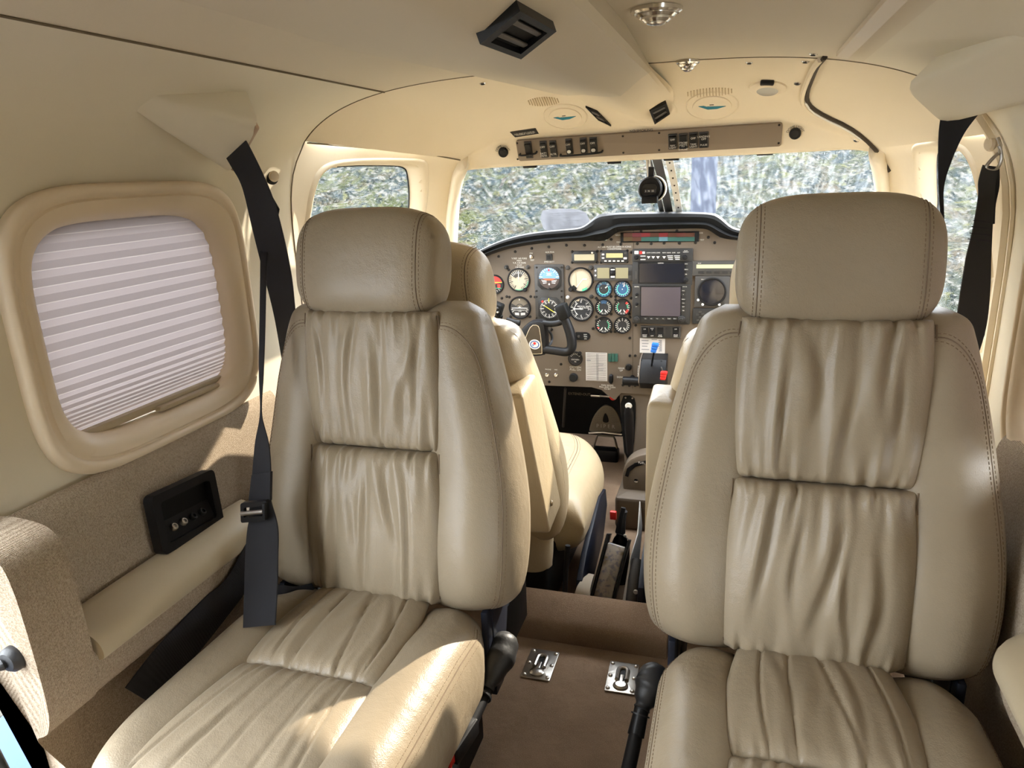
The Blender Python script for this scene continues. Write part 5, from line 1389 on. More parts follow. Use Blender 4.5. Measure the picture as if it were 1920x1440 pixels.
# ---- round gauges
def arc_pts(r0, r1, a0, a1, n=20):
    A = [math.radians(90-(a0+(a1-a0)*i/n)) for i in range(n+1)]
    return [(r0*math.cos(a), r0*math.sin(a)) for a in A]+[(r1*math.cos(a), r1*math.sin(a)) for a in reversed(A)]
class G:
    def __init__(s, name, u, v, r, label, face='dial', group='panel gauges', proud=.007, cat='gauge', bez=True):
        s.c = pp(u, v); s.r = r*SP; s.root = thing(name, s.c, label, cat, group); R = s.r; s.z = .0026
        if bez:
            mb = MB(); mb.lathe([(R, 0), (R, proud*.7), (R*.97, proud), (R*.90, proud), (R*.87, proud*.5), (R*.87, .001)], s.c, PX, PZ, PN, n=40); mb.build('bezel', M['black'], s.root)
        mb = MB(); mb.lathe([(R*.88, .001), (R*.88, .002), (.0003, .002)], s.c, PX, PZ, PN, n=40); mb.build('dial', M[face], s.root)
    def poly(s, name, pts, m, h=.0004, scale=True):
        k = s.r if scale else 1
        s.z += .00006
        mb = MB(); mb.prism([(x*k, y*k) for x, y in pts], s.c+PN*s.z, PX, PZ, PN, h); return mb.build(name, M[m], s.root, smooth=False)
    def arc(s, a0, a1, m, r0=.66, r1=.76, name='colour_arc'): return s.poly(name, arc_pts(r0, r1, a0, a1), m)
    def ticks(s, a0, a1, n, m='white', r0=.72, r1=.84, w=.03, long=0, name='scale_marks'):
        s.z += .00006; mb = MB()
        for i in range(n):
            a = math.radians(90-(a0+(a1-a0)*i/max(1, n-1))); rr = r0-.10 if long and i % long == 0 else r0; ww = w*1.7 if long and i % long == 0 else w
            d = Vector((math.cos(a), 0, math.sin(a))); q = Vector((-math.sin(a), 0, math.cos(a)))
            mb.box(s.c+PN*(s.z+.0003)+d*s.r*(rr+r1)/2, (s.r*(r1-rr), s.r*ww, .0005), d, q, PN)
        return mb.build(name, M[m], s.root, smooth=False)
    def needle(s, ang, m='white', L=.68, w=.06, r0=-.12, cx=0, cy=0):
        a = math.radians(90-ang); d = (math.cos(a), math.sin(a)); q = (-d[1], d[0])
        pts = [(cx+d[0]*r0+q[0]*w/2, cy+d[1]*r0+q[1]*w/2), (cx+d[0]*r0-q[0]*w/2, cy+d[1]*r0-q[1]*w/2), (cx+d[0]*L*.8-q[0]*w/2, cy+d[1]*L*.8-q[1]*w/2), (cx+d[0]*L, cy+d[1]*L), (cx+d[0]*L*.8+q[0]*w/2, cy+d[1]*L*.8+q[1]*w/2)]
        s.z += .0004; return s.poly('needle', pts, m)
    def txt(s, t, x, y, h, m='white'):
        return text('lettering', t, s.c+PX*x*s.r+PZ*y*s.r+PN*(s.z+.0004), PX, PZ, PN, h*s.r*1.35, M[m], s.root)
    def nums(s, items, r, h, m='white'):
        for a, t in items: s.txt(t, r*math.cos(math.radians(90-a)), r*math.sin(math.radians(90-a)), h, m)
    def knob(s, x, y, r=.16, m='black'):
        c = s.c+PX*x*s.r+PZ*y*s.r; mb = MB(); mb.lathe([(r*s.r, 0), (r*s.r, .010), (r*s.r*.8, .013), (.0003, .0135)], c, PX, PZ, PN, n=18); return mb.build('adjust_knob', M[m], s.root)
    def hub(s, r=.1, m='black', x=0, y=0):
        s.z += .0003; return s.poly('needle_hub', [(x+r*math.cos(a), y+r*math.sin(a)) for a in [2*math.pi*i/16 for i in range(16)]], m)
g = G('airspeed_gauge', 973, 525, 22.5, 'round gauge with a face painted pale as a reflection and upright white needle, upper left on the panel', 'cream')  # whitish dial colour is a painted reflection
g.poly('dark_sector', arc_pts(.28, .82, -58, 38), 'bezel2'); g.ticks(-150, 160, 28, 'dial', .62, .82, .035, 4); g.ticks(-58, 38, 9, 'white', .55, .84, .04); g.needle(0, 'white', .80, .06, -.1); g.hub(.05, 'cream'); g.arc(95, 200, 'greenm', .80, .85); g.knob(.55, -.80, .17)
g = G('altimeter', 1089, 525, 23.5, 'round gauge with a reflection painted cream over its face beside the wide grey display', 'cream')  # reflected light on this gauge is put into the face colour
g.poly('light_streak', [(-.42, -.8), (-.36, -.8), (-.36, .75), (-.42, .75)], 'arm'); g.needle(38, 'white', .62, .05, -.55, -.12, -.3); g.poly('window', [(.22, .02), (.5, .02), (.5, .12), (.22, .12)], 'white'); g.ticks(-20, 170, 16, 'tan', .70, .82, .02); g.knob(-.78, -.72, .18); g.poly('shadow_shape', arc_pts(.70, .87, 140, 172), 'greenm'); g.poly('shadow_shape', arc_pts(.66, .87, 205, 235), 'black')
g = G('turn_coordinator', 975, 577, 22, 'round grey turn gauge with a white aircraft bar, below the pale airspeed gauge', 'bezel2')
g.poly('upper_face', arc_pts(.0, .84, -62, 62), 'plate'); g.poly('arc_band', arc_pts(.28, .36, -60, 60), 'bezel2'); g.poly('aircraft_bar', [(-.72, -.05), (.72, -.05), (.72, .0), (.1, .02), (0, .14), (-.1, .02), (-.72, .0)], 'white'); g.ticks(-118, -102, 2, 'white', .62, .80, .05); g.ticks(102, 118, 2, 'white', .62, .80, .05)
g.poly('ball_window', [(-.45, -.62), (-.08, -.66), (-.08, -.44), (-.45, -.42)], 'paper'); g.poly('ball_window', [(.08, -.66), (.48, -.62), (.48, -.42), (.08, -.44)], 'paper'); g.txt('TURN COORDINATOR', 0, -.2, .10); g.txt('2 MIN', 0, -.30, .09); g.poly('index_mark', [(-.05, .78), (.05, .78), (.05, .66), (-.05, .66)], 'white')
g = G('vertical_speed_gauge', 1090, 579, 23.5, 'large round black gauge with a white needle pointing left, right of the yoke', 'dial')
g.ticks(-80, 260, 41, 'white', .74, .86, .025, 5); g.needle(-90, 'white', .70, .07, -.16); g.hub(.06, 'white'); g.nums([(-90+0, '0'), (-45, '.5'), (0, '5'), (45, '1'), (90, '2'), (135, '1'), (180, '5'), (225, '.5')], .58, .19); g.txt('VERTICAL SPEED', .22, .20, .11); g.txt('1000 FT PER MIN', .22, .08, .08); g.poly('scale_link', arc_pts(.50, .54, -150, -30), 'white'); g.poly('flag', [(-.45, .62), (-.1, .82), (-.15, .62)], 'arm')
g = G('vacuum_gauge', 928, 533, 18.5, 'red and black round gauge half hidden behind the left front headrest', 'dial')
g.poly('red_field', arc_pts(0, .84, -75, 75), 'redm'); g.poly('yellow_line', [(-.8, .16), (.8, .16), (.8, .24), (-.8, .24)], 'yellow'); g.poly('red_flag', [(.3, -.35), (.62, -.35), (.62, .02), (.3, .02)], 'redm'); g.poly('green_line', [(-.7, -.42), (.7, -.42), (.7, -.36), (-.7, -.36)], 'greenm'); g.ticks(140, 220, 5, 'white', .62, .82, .04)
# attitude and heading units in one grey frame
fr_ = thing('flight_display_frame', pp(1031, 600), 'grey double frame holding the blue attitude gauge and the compass card gauge', 'gauge frame')
mb = MB(); c = pp(1031, 549); mb.prism(rrect(56*SP, 106*SP, 2*SP), c, PX, PZ, PN, .006, bev=.001); mb.build('frame', M['bezel2'], fr_)
for u, v in ((1007, 501), (1054, 501), (1007, 545), (1054, 545), (1007, 556), (1054, 556), (1007, 596)):
    mb = MB(); mb.lathe([(2.0*SP, .006), (1.8*SP, .0075), (.0003, .0078)], pp(u, v), PX, PZ, PN, n=10); mb.build('frame_screw', M['screw'], fr_)
g = G('attitude_gauge', 1031, 521, 24, 'attitude gauge with blue sky half and orange wings, upper centre left of the panel', 'bezel', bez=False)
g.c = g.c+PN*.0062; mb = MB(); oc_ = [(-.95, -.62), (-.62, -.95), (.62, -.95), (.95, -.62), (.95, .62), (.62, .95), (-.62, .95), (-.95, .62)]; mb.prism([(x*g.r, y*g.r*.92) for x, y in oc_], g.c, PX, PZ, PN, .003, bev=.0008); mb.build('octagon_bezel', M['bezel'], g.root); g.z = .0032
g.poly('sky_half', arc_pts(0, .80, -92, 92), 'sky'); g.poly('sky_band', arc_pts(.60, .62, -80, 80), 'dialblue'); g.ticks(-80, 80, 13, 'white', .66, .80, .035, 3); g.poly('ground_half', arc_pts(0, .80, 92, 268), 'ground'); g.poly('orange_wings', [(-.52, -.02), (.52, -.02), (.2, -.16), (-.2, -.16)], 'orange'); g.poly('bank_pointer', [(-.08, .55), (.08, .55), (0, .80)], 'redm')
for k, (x0, x1, y) in enumerate(((-.22, .22, .22), (-.15, .15, .30), (-.22, .22, .38))): g.poly('pitch_line', [(x0, y), (x1, y), (x1, y+.03), (x0, y+.03)], 'white')
for sx in (-1, 1):
    for k in range(3): g.poly('ground_line', [(sx*.2, -.18-.08*k), (sx*(.62-.06*k), -.12-.12*k), (sx*(.60-.06*k), -.17-.12*k), (sx*.2, -.21-.08*k)], 'white')
g.poly('roll_mark', [(-.06, -.52), (.06, -.52), (.06, -.40), (-.06, -.40)], 'white'); g.knob(0, -.80, .10, 'bezel')
g = G('heading_gauge', 1031, 578, 22.5, 'compass card gauge with a yellow course bar behind the yoke, below the attitude gauge', 'dial', bez=False)
g.c = g.c+PN*.0062; mb = MB(); mb.prism([(x*g.r, y*g.r) for x, y in oc_], g.c, PX, PZ, PN, .003, bev=.0008); mb.build('octagon_bezel', M['bezel'], g.root); g.z = .0032
g.arc(0, 360, 'bezel2', .66, .80, 'compass_ring'); g.ticks(0, 350, 36, 'white', .66, .78, .03, 3); g.needle(-57, 'yellow', .62, .05, -.6); g.poly('lubber_mark', [(-.03, .6), (.03, .6), (.03, .88), (-.03, .88)], 'yellow'); g.poly('heading_bug', arc_pts(.74, .9, -48, -36), 'redm'); g.nums([(0, 'N'), (30, '3'), (60, '6'), (90, 'E'), (120, '12'), (150, '15'), (180, 'S'), (210, '21'), (240, '24'), (270, 'W'), (300, '30'), (330, '33')], .52, .14)
# six small engine gauges
eng = [(1132.3, 542, 'manifold_gauge', 'small engine gauge with dark blue centre, upper left of the block of six', 'dialblue'),
       (1167.3, 542, 'tachometer', 'small engine gauge with bright blue face, upper right of the block of six', 'dialblue'),
       (1132.3, 576, 'fuel_gauge', 'small engine gauge with green left arc, middle left of the block of six', 'dial'),
       (1167.3, 576, 'oil_gauge', 'small engine gauge with red marks at right, middle right of the block of six', 'dial'),
       (1132.3, 609.5, 'temperature_gauge', 'small engine gauge with green right arc, lower left of the block of six', 'dial'),
       (1167.3, 609.5, 'fuel_quantity_gauge', 'small black and white engine gauge, lower right of the block of six', 'dial')]
for k, (u, v, nm, lab, fc) in enumerate(eng):
    g = G(nm, u, v, 16, lab, fc, 'block of six engine gauges')
    if k == 0: g.poly('dark_centre', arc_pts(0, .55, 0, 360), 'dial'); g.arc(60, 285, 'tealm', .56, .64); g.ticks(-60, 270, 14, 'tealm', .68, .82, .05); g.needle(52, 'white', .62, .12, .22); g.poly('pivot_dot', [(-.3, .1), (-.24, .1), (-.24, .16), (-.3, .16)], 'white'); g.nums([(-30, '15'), (40, '35')], .72, .2)
    if k == 1: g.arc(40, 320, 'tealm', .56, .66); g.ticks(20, 340, 18, 'white', .68, .82, .05); g.needle(25, 'white', .66, .12, .3); g.hub(.06, 'white'); g.nums([(8, '10')], .62, .2)
    if k >= 2:
        g.ticks(215, 320, 7, 'white', .64, .82, .07); g.ticks(40, 145, 7, 'white', .64, .82, .07)
        if k == 2: g.arc(205, 300, 'greenm', .54, .63); g.arc(40, 150, 'white', .56, .59); g.poly('blue_cap', arc_pts(.45, .84, -30, 30), 'dialblue')
        if k == 3: g.arc(215, 320, 'greenm', .54, .63); g.arc(50, 100, 'greenm', .54, .63); g.ticks(38, 52, 3, 'redm', .56, .84, .08); g.ticks(118, 148, 4, 'redm', .56, .84, .08)
        if k == 4: g.arc(40, 125, 'greenm', .54, .63); g.arc(255, 275, 'greenm', .54, .63); g.arc(236, 250, 'redm', .60, .8)
        if k == 5: g.ticks(-30, 30, 3, 'white', .5, .84, .06); g.arc(215, 320, 'white', .55, .58); g.arc(40, 145, 'white', .55, .58)
        g.needle(28, 'white', .32, .11, -.05, -.28, -.52); g.needle(-28, 'white', .32, .11, -.05, .28, -.52); g.txt('10 10' if k != 5 else 'FUEL', 0, -.72, .18)
g = G('oxygen_gauge', 1079, 672, 14, 'small round gauge with a dark red rim under the yoke grip', 'dial')
g.arc(60, 300, 'ground', .80, .88); g.ticks(-60, 60, 7, 'white', .55, .75, .05); g.txt('OXYGEN', 0, -.15, .2); g.txt('PSI', 0, -.45, .16); g.knob(.62, .75, .25)
# ---- rectangular units
def unit(name, u0, v0, u1, v1, label, depth=.008, m='bezel', r=2, cat='display', group=None, cham=0):
    c = pp((u0+u1)/2, (v0+v1)/2); w, h = (u1-u0)*SP, (v1-v0)*SP
    root = thing(name, c, label, cat, group)
    out = rrect(w, h, r*SP) if not cham else [(-w/2+cham*SP, -h/2), (w/2-cham*SP, -h/2), (w/2, -h/2+cham*SP), (w/2, h/2-cham*SP), (w/2-cham*SP, h/2), (-w/2+cham*SP, h/2), (-w/2, h/2-cham*SP), (-w/2, -h/2+cham*SP)]
    mb = MB(); mb.prism(out, c, PX, PZ, PN, depth, bev=.001); mb.build('case', M[m], root); return root
def rectp(root, name, u0, v0, u1, v1, d, m, h=.001, r=0.5):
    c = pp((u0+u1)/2, (v0+v1)/2, d); mb = MB(); mb.prism(rrect((u1-u0)*SP, (v1-v0)*SP, r*SP, 2), c, PX, PZ, PN, h); return mb.build(name, M[m], root)
def knobp(root, u, v, r, d, m='black', L=.010, name='knob', inner=True):
    c = pp(u, v, d); R = r*SP; mb = MB(); mb.lathe([(R, 0), (R, L*.6), (R*.92, L*.66)]+([(R*.62, L*.68), (R*.58, L), (R*.5, L*1.05), (.0003, L*1.06)] if inner else [(.0003, L*.7)]), c, PX, PZ, PN, n=20); return mb.build(name, M[m], root)
u_ = unit('digital_display', 1073, 471, 1120, 493, 'black framed display with a blank tan LCD, above the altimeter with painted reflection', cham=5); rectp(u_, 'lcd', 1078, 476.5, 1115, 487, .008, 'lcd2x') if False else None
M['lcdtan'] = mat('lcd_tan', (.36, .32, .21), .4)
rectp(u_, 'lcd', 1078, 476.5, 1115, 487.5, .0082, 'lcdtan'); knobp(u_, 1111.5, 473.3, 1.8, .008, 'chrome', .004, 'button', False)
u_ = unit('digital_timer', 1128, 470, 1177, 492.5, 'black framed display with a bright yellow LCD and a row of buttons below it', cham=4); rectp(u_, 'lcd', 1138, 474.5, 1168, 482.5, .0082, 'lcd')
for k in range(5): rectp(u_, 'button', 1134+k*8, 487.6, 1138.5+k*8, 490, .0082, 'paper', .0006); 
rectp(u_, 'button', 1129.5, 475, 1134, 478, .0082, 'paper', .0006); rectp(u_, 'button', 1129.5, 482, 1134, 484.5, .0082, 'paper', .0006); rectp(u_, 'button', 1170, 482, 1176, 485.5, .0082, 'paper', .0006); rectp(u_, 'button', 1171, 472.5, 1175, 476, .0082, 'bezel2', .0006)
u_ = unit('fuel_display', 1115, 497, 1187, 525.5, 'wide grey panel unit with two dull LCD windows and an oval switch between them', .006, 'bezel2')
for a, b in ((1121, 1143), (1155.5, 1178)): rectp(u_, 'lcd', a, 502, b, 521, .0062, 'lcd2')
rectp(u_, 'oval_plate', 1144, 501, 1155, 522, .0062, 'black', .001, 5); knobp(u_, 1149.5, 511, 4, .007, 'black', .006, 'selector'); rectp(u_, 'text_mark', 1146, 504, 1153.5, 506, .0073, 'white', .0003); rectp(u_, 'text_mark', 1146, 517, 1153.5, 520, .0073, 'white', .0003)
for v in (507, 516): knobp(u_, 1117.3, v, 1.6, .006, 'white', .003, 'button', False)
rectp(u_, 'side_lens', 1180, 507, 1184, 515, .0062, 'bezel')
u_ = unit('audio_panel', 1190, 467, 1294.5, 490, 'black audio panel with rows of small white marks at the top of the radio stack', .010, cat='radio')
rectp(u_, 'logo_mark', 1190.8, 470, 1198, 475.5, .0102, 'white', .0004); rectp(u_, 'red_button', 1200, 470.5, 1204.5, 475.5, .0102, 'red', .001); rectp(u_, 'white_button', 1205.5, 471, 1210, 475, .0102, 'paper', .001)
for k, (t, u) in enumerate(zip(('COM1', 'COM2', 'COM3', 'NAV1', 'NAV2', 'DME', 'ADF'), (1217, 1225.7, 1234.5, 1246.5, 1255, 1264, 1273))): text('lettering', t, pp(u, 473.3, .0103), PX, PZ, PN, 2.7*SP, M['white'], u_)
for k, u in enumerate((1217, 1225.7, 1234.5, 1246)):
    mb = MB(); mb.prism([(-3*SP, 2*SP), (3*SP, 2*SP), (0, -2.2*SP)], pp(u, 482, .0102), PX, PZ, PN, .0008); mb.build('arrow_button', M['paper'], u_)
for k, (a, b) in enumerate(((1252, 1262), (1265, 1275))):
    for j, v in enumerate((479, 482.3, 485.5)): rectp(u_, 'text_bar', a+j, v-.5, b, v+.6, .0102, 'white', .0003)
for j, v in enumerate((479.5, 485.8)): rectp(u_, 'text_bar', 1202, v-.6, 1211, v+.7, .0102, 'white', .0003)
knobp(u_, 1193.5, 482, 3.6, .010); knobp(u_, 1285, 481.5, 4.4, .010); text('lettering', 'PILOT\nSQUELCH', pp(1286.5, 470.8, .0103), PX, PZ, PN, 2.2*SP, M['white'], u_)
u_ = unit('multifunction_display', 1190, 490.3, 1294, 533, 'black unit with a wide dark blue screen below the audio panel', .010, cat='radio')
rectp(u_, 'screen_surround', 1200, 491.5, 1283, 530, .0098, 'black', .0006); rectp(u_, 'screen', 1202.5, 495, 1280.5, 528, .0102, 'screen'); text('lettering', 'GARMIN', pp(1239.5, 492.7, .0106), PX, PZ, PN, 2.6*SP, M['white'], u_)
for v, t in ((494, 'RNG'), (504.5, 'MENU'), (513.5, 'FPL')): rectp(u_, 'soft_key', 1284, v-2, 1291, v+2, .010, 'bezel', .0016); text('lettering', t, pp(1287.3, v, .0118), PX, PZ, PN, 2.2*SP, M['white'], u_)
knobp(u_, 1286.5, 524, 4.2, .010); rectp(u_, 'card_slot', 1192.3, 508, 1194.5, 522, .0098, 'bezel2', .0005)
u_ = unit('navigation_radio', 1189, 533.4, 1291, 605.5, 'black radio with a square lilac reflecting screen and two corner knobs', .011, cat='radio')
rectp(u_, 'screen_surround', 1203, 536, 1276, 592, .0108, 'black', .0006); rectp(u_, 'screen', 1205, 538.5, 1274, 590.5, .0113, 'screen2')
text('lettering', 'GARMIN', pp(1194.5, 536.6, .0113), PX, PZ, PN, 2.2*SP, M['white'], u_); text('lettering', 'GNS 530', pp(1284.5, 536.6, .0113), PX, PZ, PN, 2.0*SP, M['white'], u_)
for v, t in ((544, 'RNG'), (551, 'D'), (560, 'MENU'), (567, 'CLR'), (574, 'ENT'), (581, 'OBS')): rectp(u_, 'key', 1278, v-2.2, 1286, v+2.2, .011, 'bezel', .0018); text('lettering', t, pp(1282, v, .0130), PX, PZ, PN, 2.0*SP, M['white'], u_)
for v, t in ((551, 'C/V'), (569, 'V/V')): knobp(u_, 1195, v, 2.6, .011, 'black', .006); text('lettering', t, pp(1194, v+5, .0113), PX, PZ, PN, 2.2*SP, M['white'], u_)
for k, t in enumerate(('CDI', 'OBS', 'MSG', 'FPL', 'VNAV', 'PROC')): rectp(u_, 'key', 1207+k*11, 594, 1215.5+k*11, 598.2, .011, 'bezel', .0018); text('lettering', t, pp(1211.2+k*11, 596.1, .0130), PX, PZ, PN, 2.0*SP, M['white'], u_)
knobp(u_, 1194.5, 597.5, 6.0, .011, 'bezel', .016); knobp(u_, 1279, 596.5, 6.4, .011, 'bezel', .016)
u_ = unit('transponder', 1304, 490, 1400, 515.5, 'grey radio with a long yellow green LCD strip left of the right headrest', .009, 'bezel2', cat='radio')
M['lcdgr'] = mat('lcd_green', (.42, .42, .24), .4)
rectp(u_, 'lcd', 1311, 495.5, 1392, 502, .0092, 'lcdgr')
for k in range(6): rectp(u_, 'key', 1310+k*15, 508, 1319+k*15, 512, .009, 'bezel', .0018)
text('lettering', 'KR 87', pp(1312, 493.2, .0093), PX, PZ, PN, 2.2*SP, M['white'], u_)
u_ = unit('weather_scope', 1306, 519, 1364, 573.5, 'square taupe unit with a round dark screen beside the right headrest', .008, 'bezel2', cat='display')
mb = MB(); mb.lathe([(25*SP, 0), (25*SP, .003), (23.4*SP, .004), (23.2*SP, .001)], pp(1335, 546, .008), PX, PZ, PN, n=44); mb.build('screen_ring', M['black'], u_)
mb = MB(); mb.lathe([(23.3*SP, .0005), (15*SP, .0022), (.0003, .003)], pp(1335, 546, .008), PX, PZ, PN, n=44); mb.build('screen', M['screen'], u_)
for u, v in ((1309.5, 561.5), (1318, 569.8), (1349, 570)): knobp(u_, u, v, 2.2, .008, 'white', .005, 'button', False)
text('lettering', 'WX-10', pp(1319, 523.3, .0083), PX, PZ, PN, 2.4*SP, M['white'], u_)
u_ = unit('autopilot_panel', 1301, 578, 1345, 606, 'small charcoal keypad unit under the round weather screen', .008, cat='display')
for u, v in ((1313, 584), (1308, 589), (1318, 588), (1313, 594), (1309, 599), (1320, 599)): rectp(u_, 'key', u-2.4, v-1.4, u+2.4, v+1.4, .008, 'bezel2', .002)
# ---- annunciator lights
cells_t = ['an_br', 'an_pk', 'an_rd', 'an_br', 'an_rd', 'an_br', 'an_br2', 'an_br']; cells_b = ['an_ol', 'an_br', 'an_te', 'an_te', 'an_bl', 'an_te', 'an_te', 'an_te']
for k, c in (('an_br', (.085, .032, .022)), ('an_pk', (.14, .025, .040)), ('an_rd', (.20, .022, .030)), ('an_br2', (.11, .03, .028)), ('an_ol', (.085, .055, .025)), ('an_te', (.028, .10, .088)), ('an_bl', (.10, .21, .26))): M[k] = mat(k.replace('an_', 'annunciator_'), c, .35)
u_ = unit('annunciator_panel', 1168.5, 435.5, 1303.5, 453, 'strip of red, brown and teal warning lights under the glareshield hump', .004, 'blackm', .5, cat='warning lights')
def sk(u): return -(u-1236)*.036
for k in range(8):
    a = 1170+k*16.6
    for row_, (va, vb), cm_ in ((0, (436.8, 443.6), cells_t), (1, (444.6, 451.6), cells_b)):
        rectp(u_, 'lens', a, va, a+15.6, vb, .0038, cm_[k], .0012, .4)
# ---- switches under the radio stack
u_ = unit('switch_bank', 1203, 611, 1274.5, 633.5, 'row of black rocker switches below the radios', .005, 'bezel2', .8, cat='switch bank')
for k, (a, b, t1, t2) in enumerate(((1204.5, 1215, 'OFF', 'PITOT\nHEAT'), (1218.5, 1228.5, 'ELEC\nA', 'OFF'), (1233, 1244, '', 'AUX\nPUMP'), (1248.5, 1258, None, None), (1262, 1273, 'OFF', 'PROP\nHEAT'))):
    if t1 is None: rectp(u_, 'blank_plate', a, 612.5, b, 632, .005, 'bezel', .001); continue
    mb = MB(); c = pp((a+b)/2, 621.5, .005); h = 17*SP; mb.prism([(0, -h/2), (.005, -h/2), (.0022, 0), (.006, h/2), (0, h/2)], c-PX*(b-a)*SP/2, PN, PZ, PX, (b-a)*SP); rk = mb.build('rocker', M['black'], u_)
    if t1: text('lettering', t1, pp((a+b)/2, 616, .0112), PX, PZ, PN, 2.6*SP, M['white'], u_)
    text('lettering', t2, pp((a+b)/2, 628.5, .0108), PX, PZ, PN, 3.0*SP, M['white'], u_)
# ---- cards
def card(name, u0, v0, u1, v1, label, rows, cols):
    root = thing(name, pp((u0+u1)/2, v1), label, 'card'); rectp(root, 'card_face', u0, v0, u1, v1, .0005, 'paper', .0008, .3)
    for v in rows: rectp(root, 'ruled_line', u0+2, v-.3, u1-2, v+.3, .0014, 'ink', .0002, .1)
    for a, b, v in cols: rectp(root, 'text_line', a, v-.7, b, v+.7, .0014, 'inkg', .0002, .1)
    return root
M['inkg'] = mat('grey_ink', (.20, .20, .21), .8)
cc = card('checklist_card', 1098, 660, 1139, 715.5, 'white ruled radio card fixed at the bottom of the panel under the yoke', [663+3.05*k for k in range(14)]+[707, 710, 713], [(1122, 1132, 682), (1122, 1131, 685), (1122, 1132, 691), (1122, 1131, 694), (1100, 1108, 675.5)])
rectp(cc, 'column_rule', 1119, 662, 1119.6, 714, .0015, 'ink', .0002, .1); rectp(cc, 'column_rule', 1121.2, 662, 1121.8, 714, .0015, 'ink', .0002, .1)
card('compass_card', 1200.5, 634.5, 1246, 662, 'white correction card behind the blue lever knob', [], [(1203, 1216, 638.5), (1204, 1216, 644), (1204, 1214, 649), (1203, 1217, 655), (1222, 1232, 636.5)]+[(1235+2*(k % 2), 1241, 638+2*k) for k in range(11)])
# ---- gear lights, knobs and handles
u_ = thing('gear_lights', pp(1149, 679), 'three dark green gear lamps in a row right of the ruled card', 'indicator lights')
for k in range(3): rectp(u_, 'lamp', 1141+k*6.1, 662.5, 1146.5+k*6.1, 677.5, .0005, 'green', .005, .6)
def single(name, label, cat, u, v, r, L, m='black', inner=True, d=0):
    root = thing(name, pp(u, v), label, cat); knobp(root, u, v, r, d, m, L, 'knob_cap', inner)
    mb = MB(); mb.lathe([(r*1.15*SP, 0), (r*1.15*SP, .0015), (r*.9*SP, .002)], pp(u, v), PX, PZ, PN, n=20); mb.build('collar', M['bezel2'], root); return root
single('round_knob', 'round black knob beside the gear lettering', 'knob', 1179, 688, 5.4, .016, 'black', False)
single('pull_knob', 'round black pull knob below the oxygen lettering', 'knob', 1076, 707, 7.6, .022, 'black', False)
for u, v, r, m, lab in ((990, 501, 3.6, 'bezel2', 'small knob at the upper right of the pale airspeed gauge'), (1065, 502, 3.8, 'bezel2', 'small knob right of the attitude gauge frame'), (1108, 502, 3.8, 'bezel2', 'small knob at the upper right of the altimeter with painted reflection'), (1065, 557, 3.2, 'paper', 'small white knob between the altimeter and the vertical speed gauge'), (1109, 556, 3.4, 'bezel', 'small dark knob at the upper right of the vertical speed gauge'), (950, 501, 3.8, 'bezel', 'dark knob above the red gauge')):
    single('panel_knob', lab, 'knob', u, v, r, .012, m)
for u, v, lab in ((1026, 703, 'left chrome headset jack at the bottom of the panel'), (1043, 703, 'right chrome headset jack at the bottom of the panel')):
    root = thing('headset_jack', pp(u, v), lab, 'jack', 'headset jacks on the panel'); mb = MB(); mb.lathe([(4*SP, 0), (3.8*SP, .003), (2.6*SP, .004), (1.6*SP, .0035), (1.2*SP, .0005)], pp(u, v), PX, PZ, PN, n=16); mb.build('jack_ring', M['chrome'], root)
r_ = thing('toggle_switch', pp(996, 481), 'small chrome toggle switch under the left glareshield', 'switch'); mb = MB(); mb.lathe([(3.4*SP, 0), (3.2*SP, .003), (2*SP, .004)], pp(996.5, 482), PX, PZ, PN, n=12); mb.build('toggle_nut', M['chrome'], r_); mb = MB(); mb.cyl(pp(996.5, 482, .003), pp(997, 479, .014), 1.2*SP, 1.7*SP, n=10); mb.build('toggle_lever', M['chrome'], r_)
r_ = thing('guarded_switch', pp(1030, 482), 'small square dark switch above the attitude gauge', 'switch'); rectp(r_, 'switch_frame', 1024.5, 476.5, 1035.5, 488, .0004, 'bezel', .004, .6); rectp(r_, 'switch_rocker', 1026.5, 478.5, 1032, 486, .004, 'black', .003, .6)
r_ = thing('landing_gear_lever', pp(1189, 718), 'fat black horizontal gear handle left of the lever quadrant', 'handle'); mb = MB(); mb.cyl(pp(1186, 708, 0), pp(1186, 708, .03), 5*SP); mb.build('handle_stem', M['black'], r_)
P = []; a, b = pp(1171, 708, .036), pp(1208, 710, .036)
mb = MB(); mb.tube([a-(b-a)*.02, a, a.lerp(b, .02), a.lerp(b, .98), b, b+(b-a)*.02], [.004, .0115, .0135, .0135, .0115, .004], n=18); mb.build('handle_grip', M['black'], r_)
r_ = thing('fuel_lever', pp(1147, 716), 'small black oval lever between the ruled card and the gear handle', 'lever'); mb = MB(); c = pp(1147, 708, .012); mb.lathe([(.003, -.012), (.0055, -.008), (.0065, 0), (.006, .008), (.002, .011)], c, PN, PX, PZ, n=14, sx=1.1, sy=.85); mb.v = [c+(p-c)*1.35 for p in mb.v]; mb.build('lever_grip', M['black'], r_); mb = MB(); mb.cyl(pp(1147, 706, 0), pp(1147, 706, .012), .003); mb.build('lever_stem', M['black'], r_)
r_ = thing('trim_indicator', pp(1092, 637), 'black rounded switch plate right of the yoke grip', 'switch plate'); rectp(r_, 'plate', 1074, 622.5, 1107.5, 637.5, .0005, 'black', .003, 7)
for k, (t, u, v) in enumerate((('ELEV', 1098, 627), ('TRIM', 1098, 631), ('ON', 1098, 635))): text('lettering', t, pp(u, v, .0036), PX, PZ, PN, 3*SP, M['white'], r_)
knobp(r_, 1086, 630, 2.4, .0035, 'bezel2', .006, 'toggle', False)
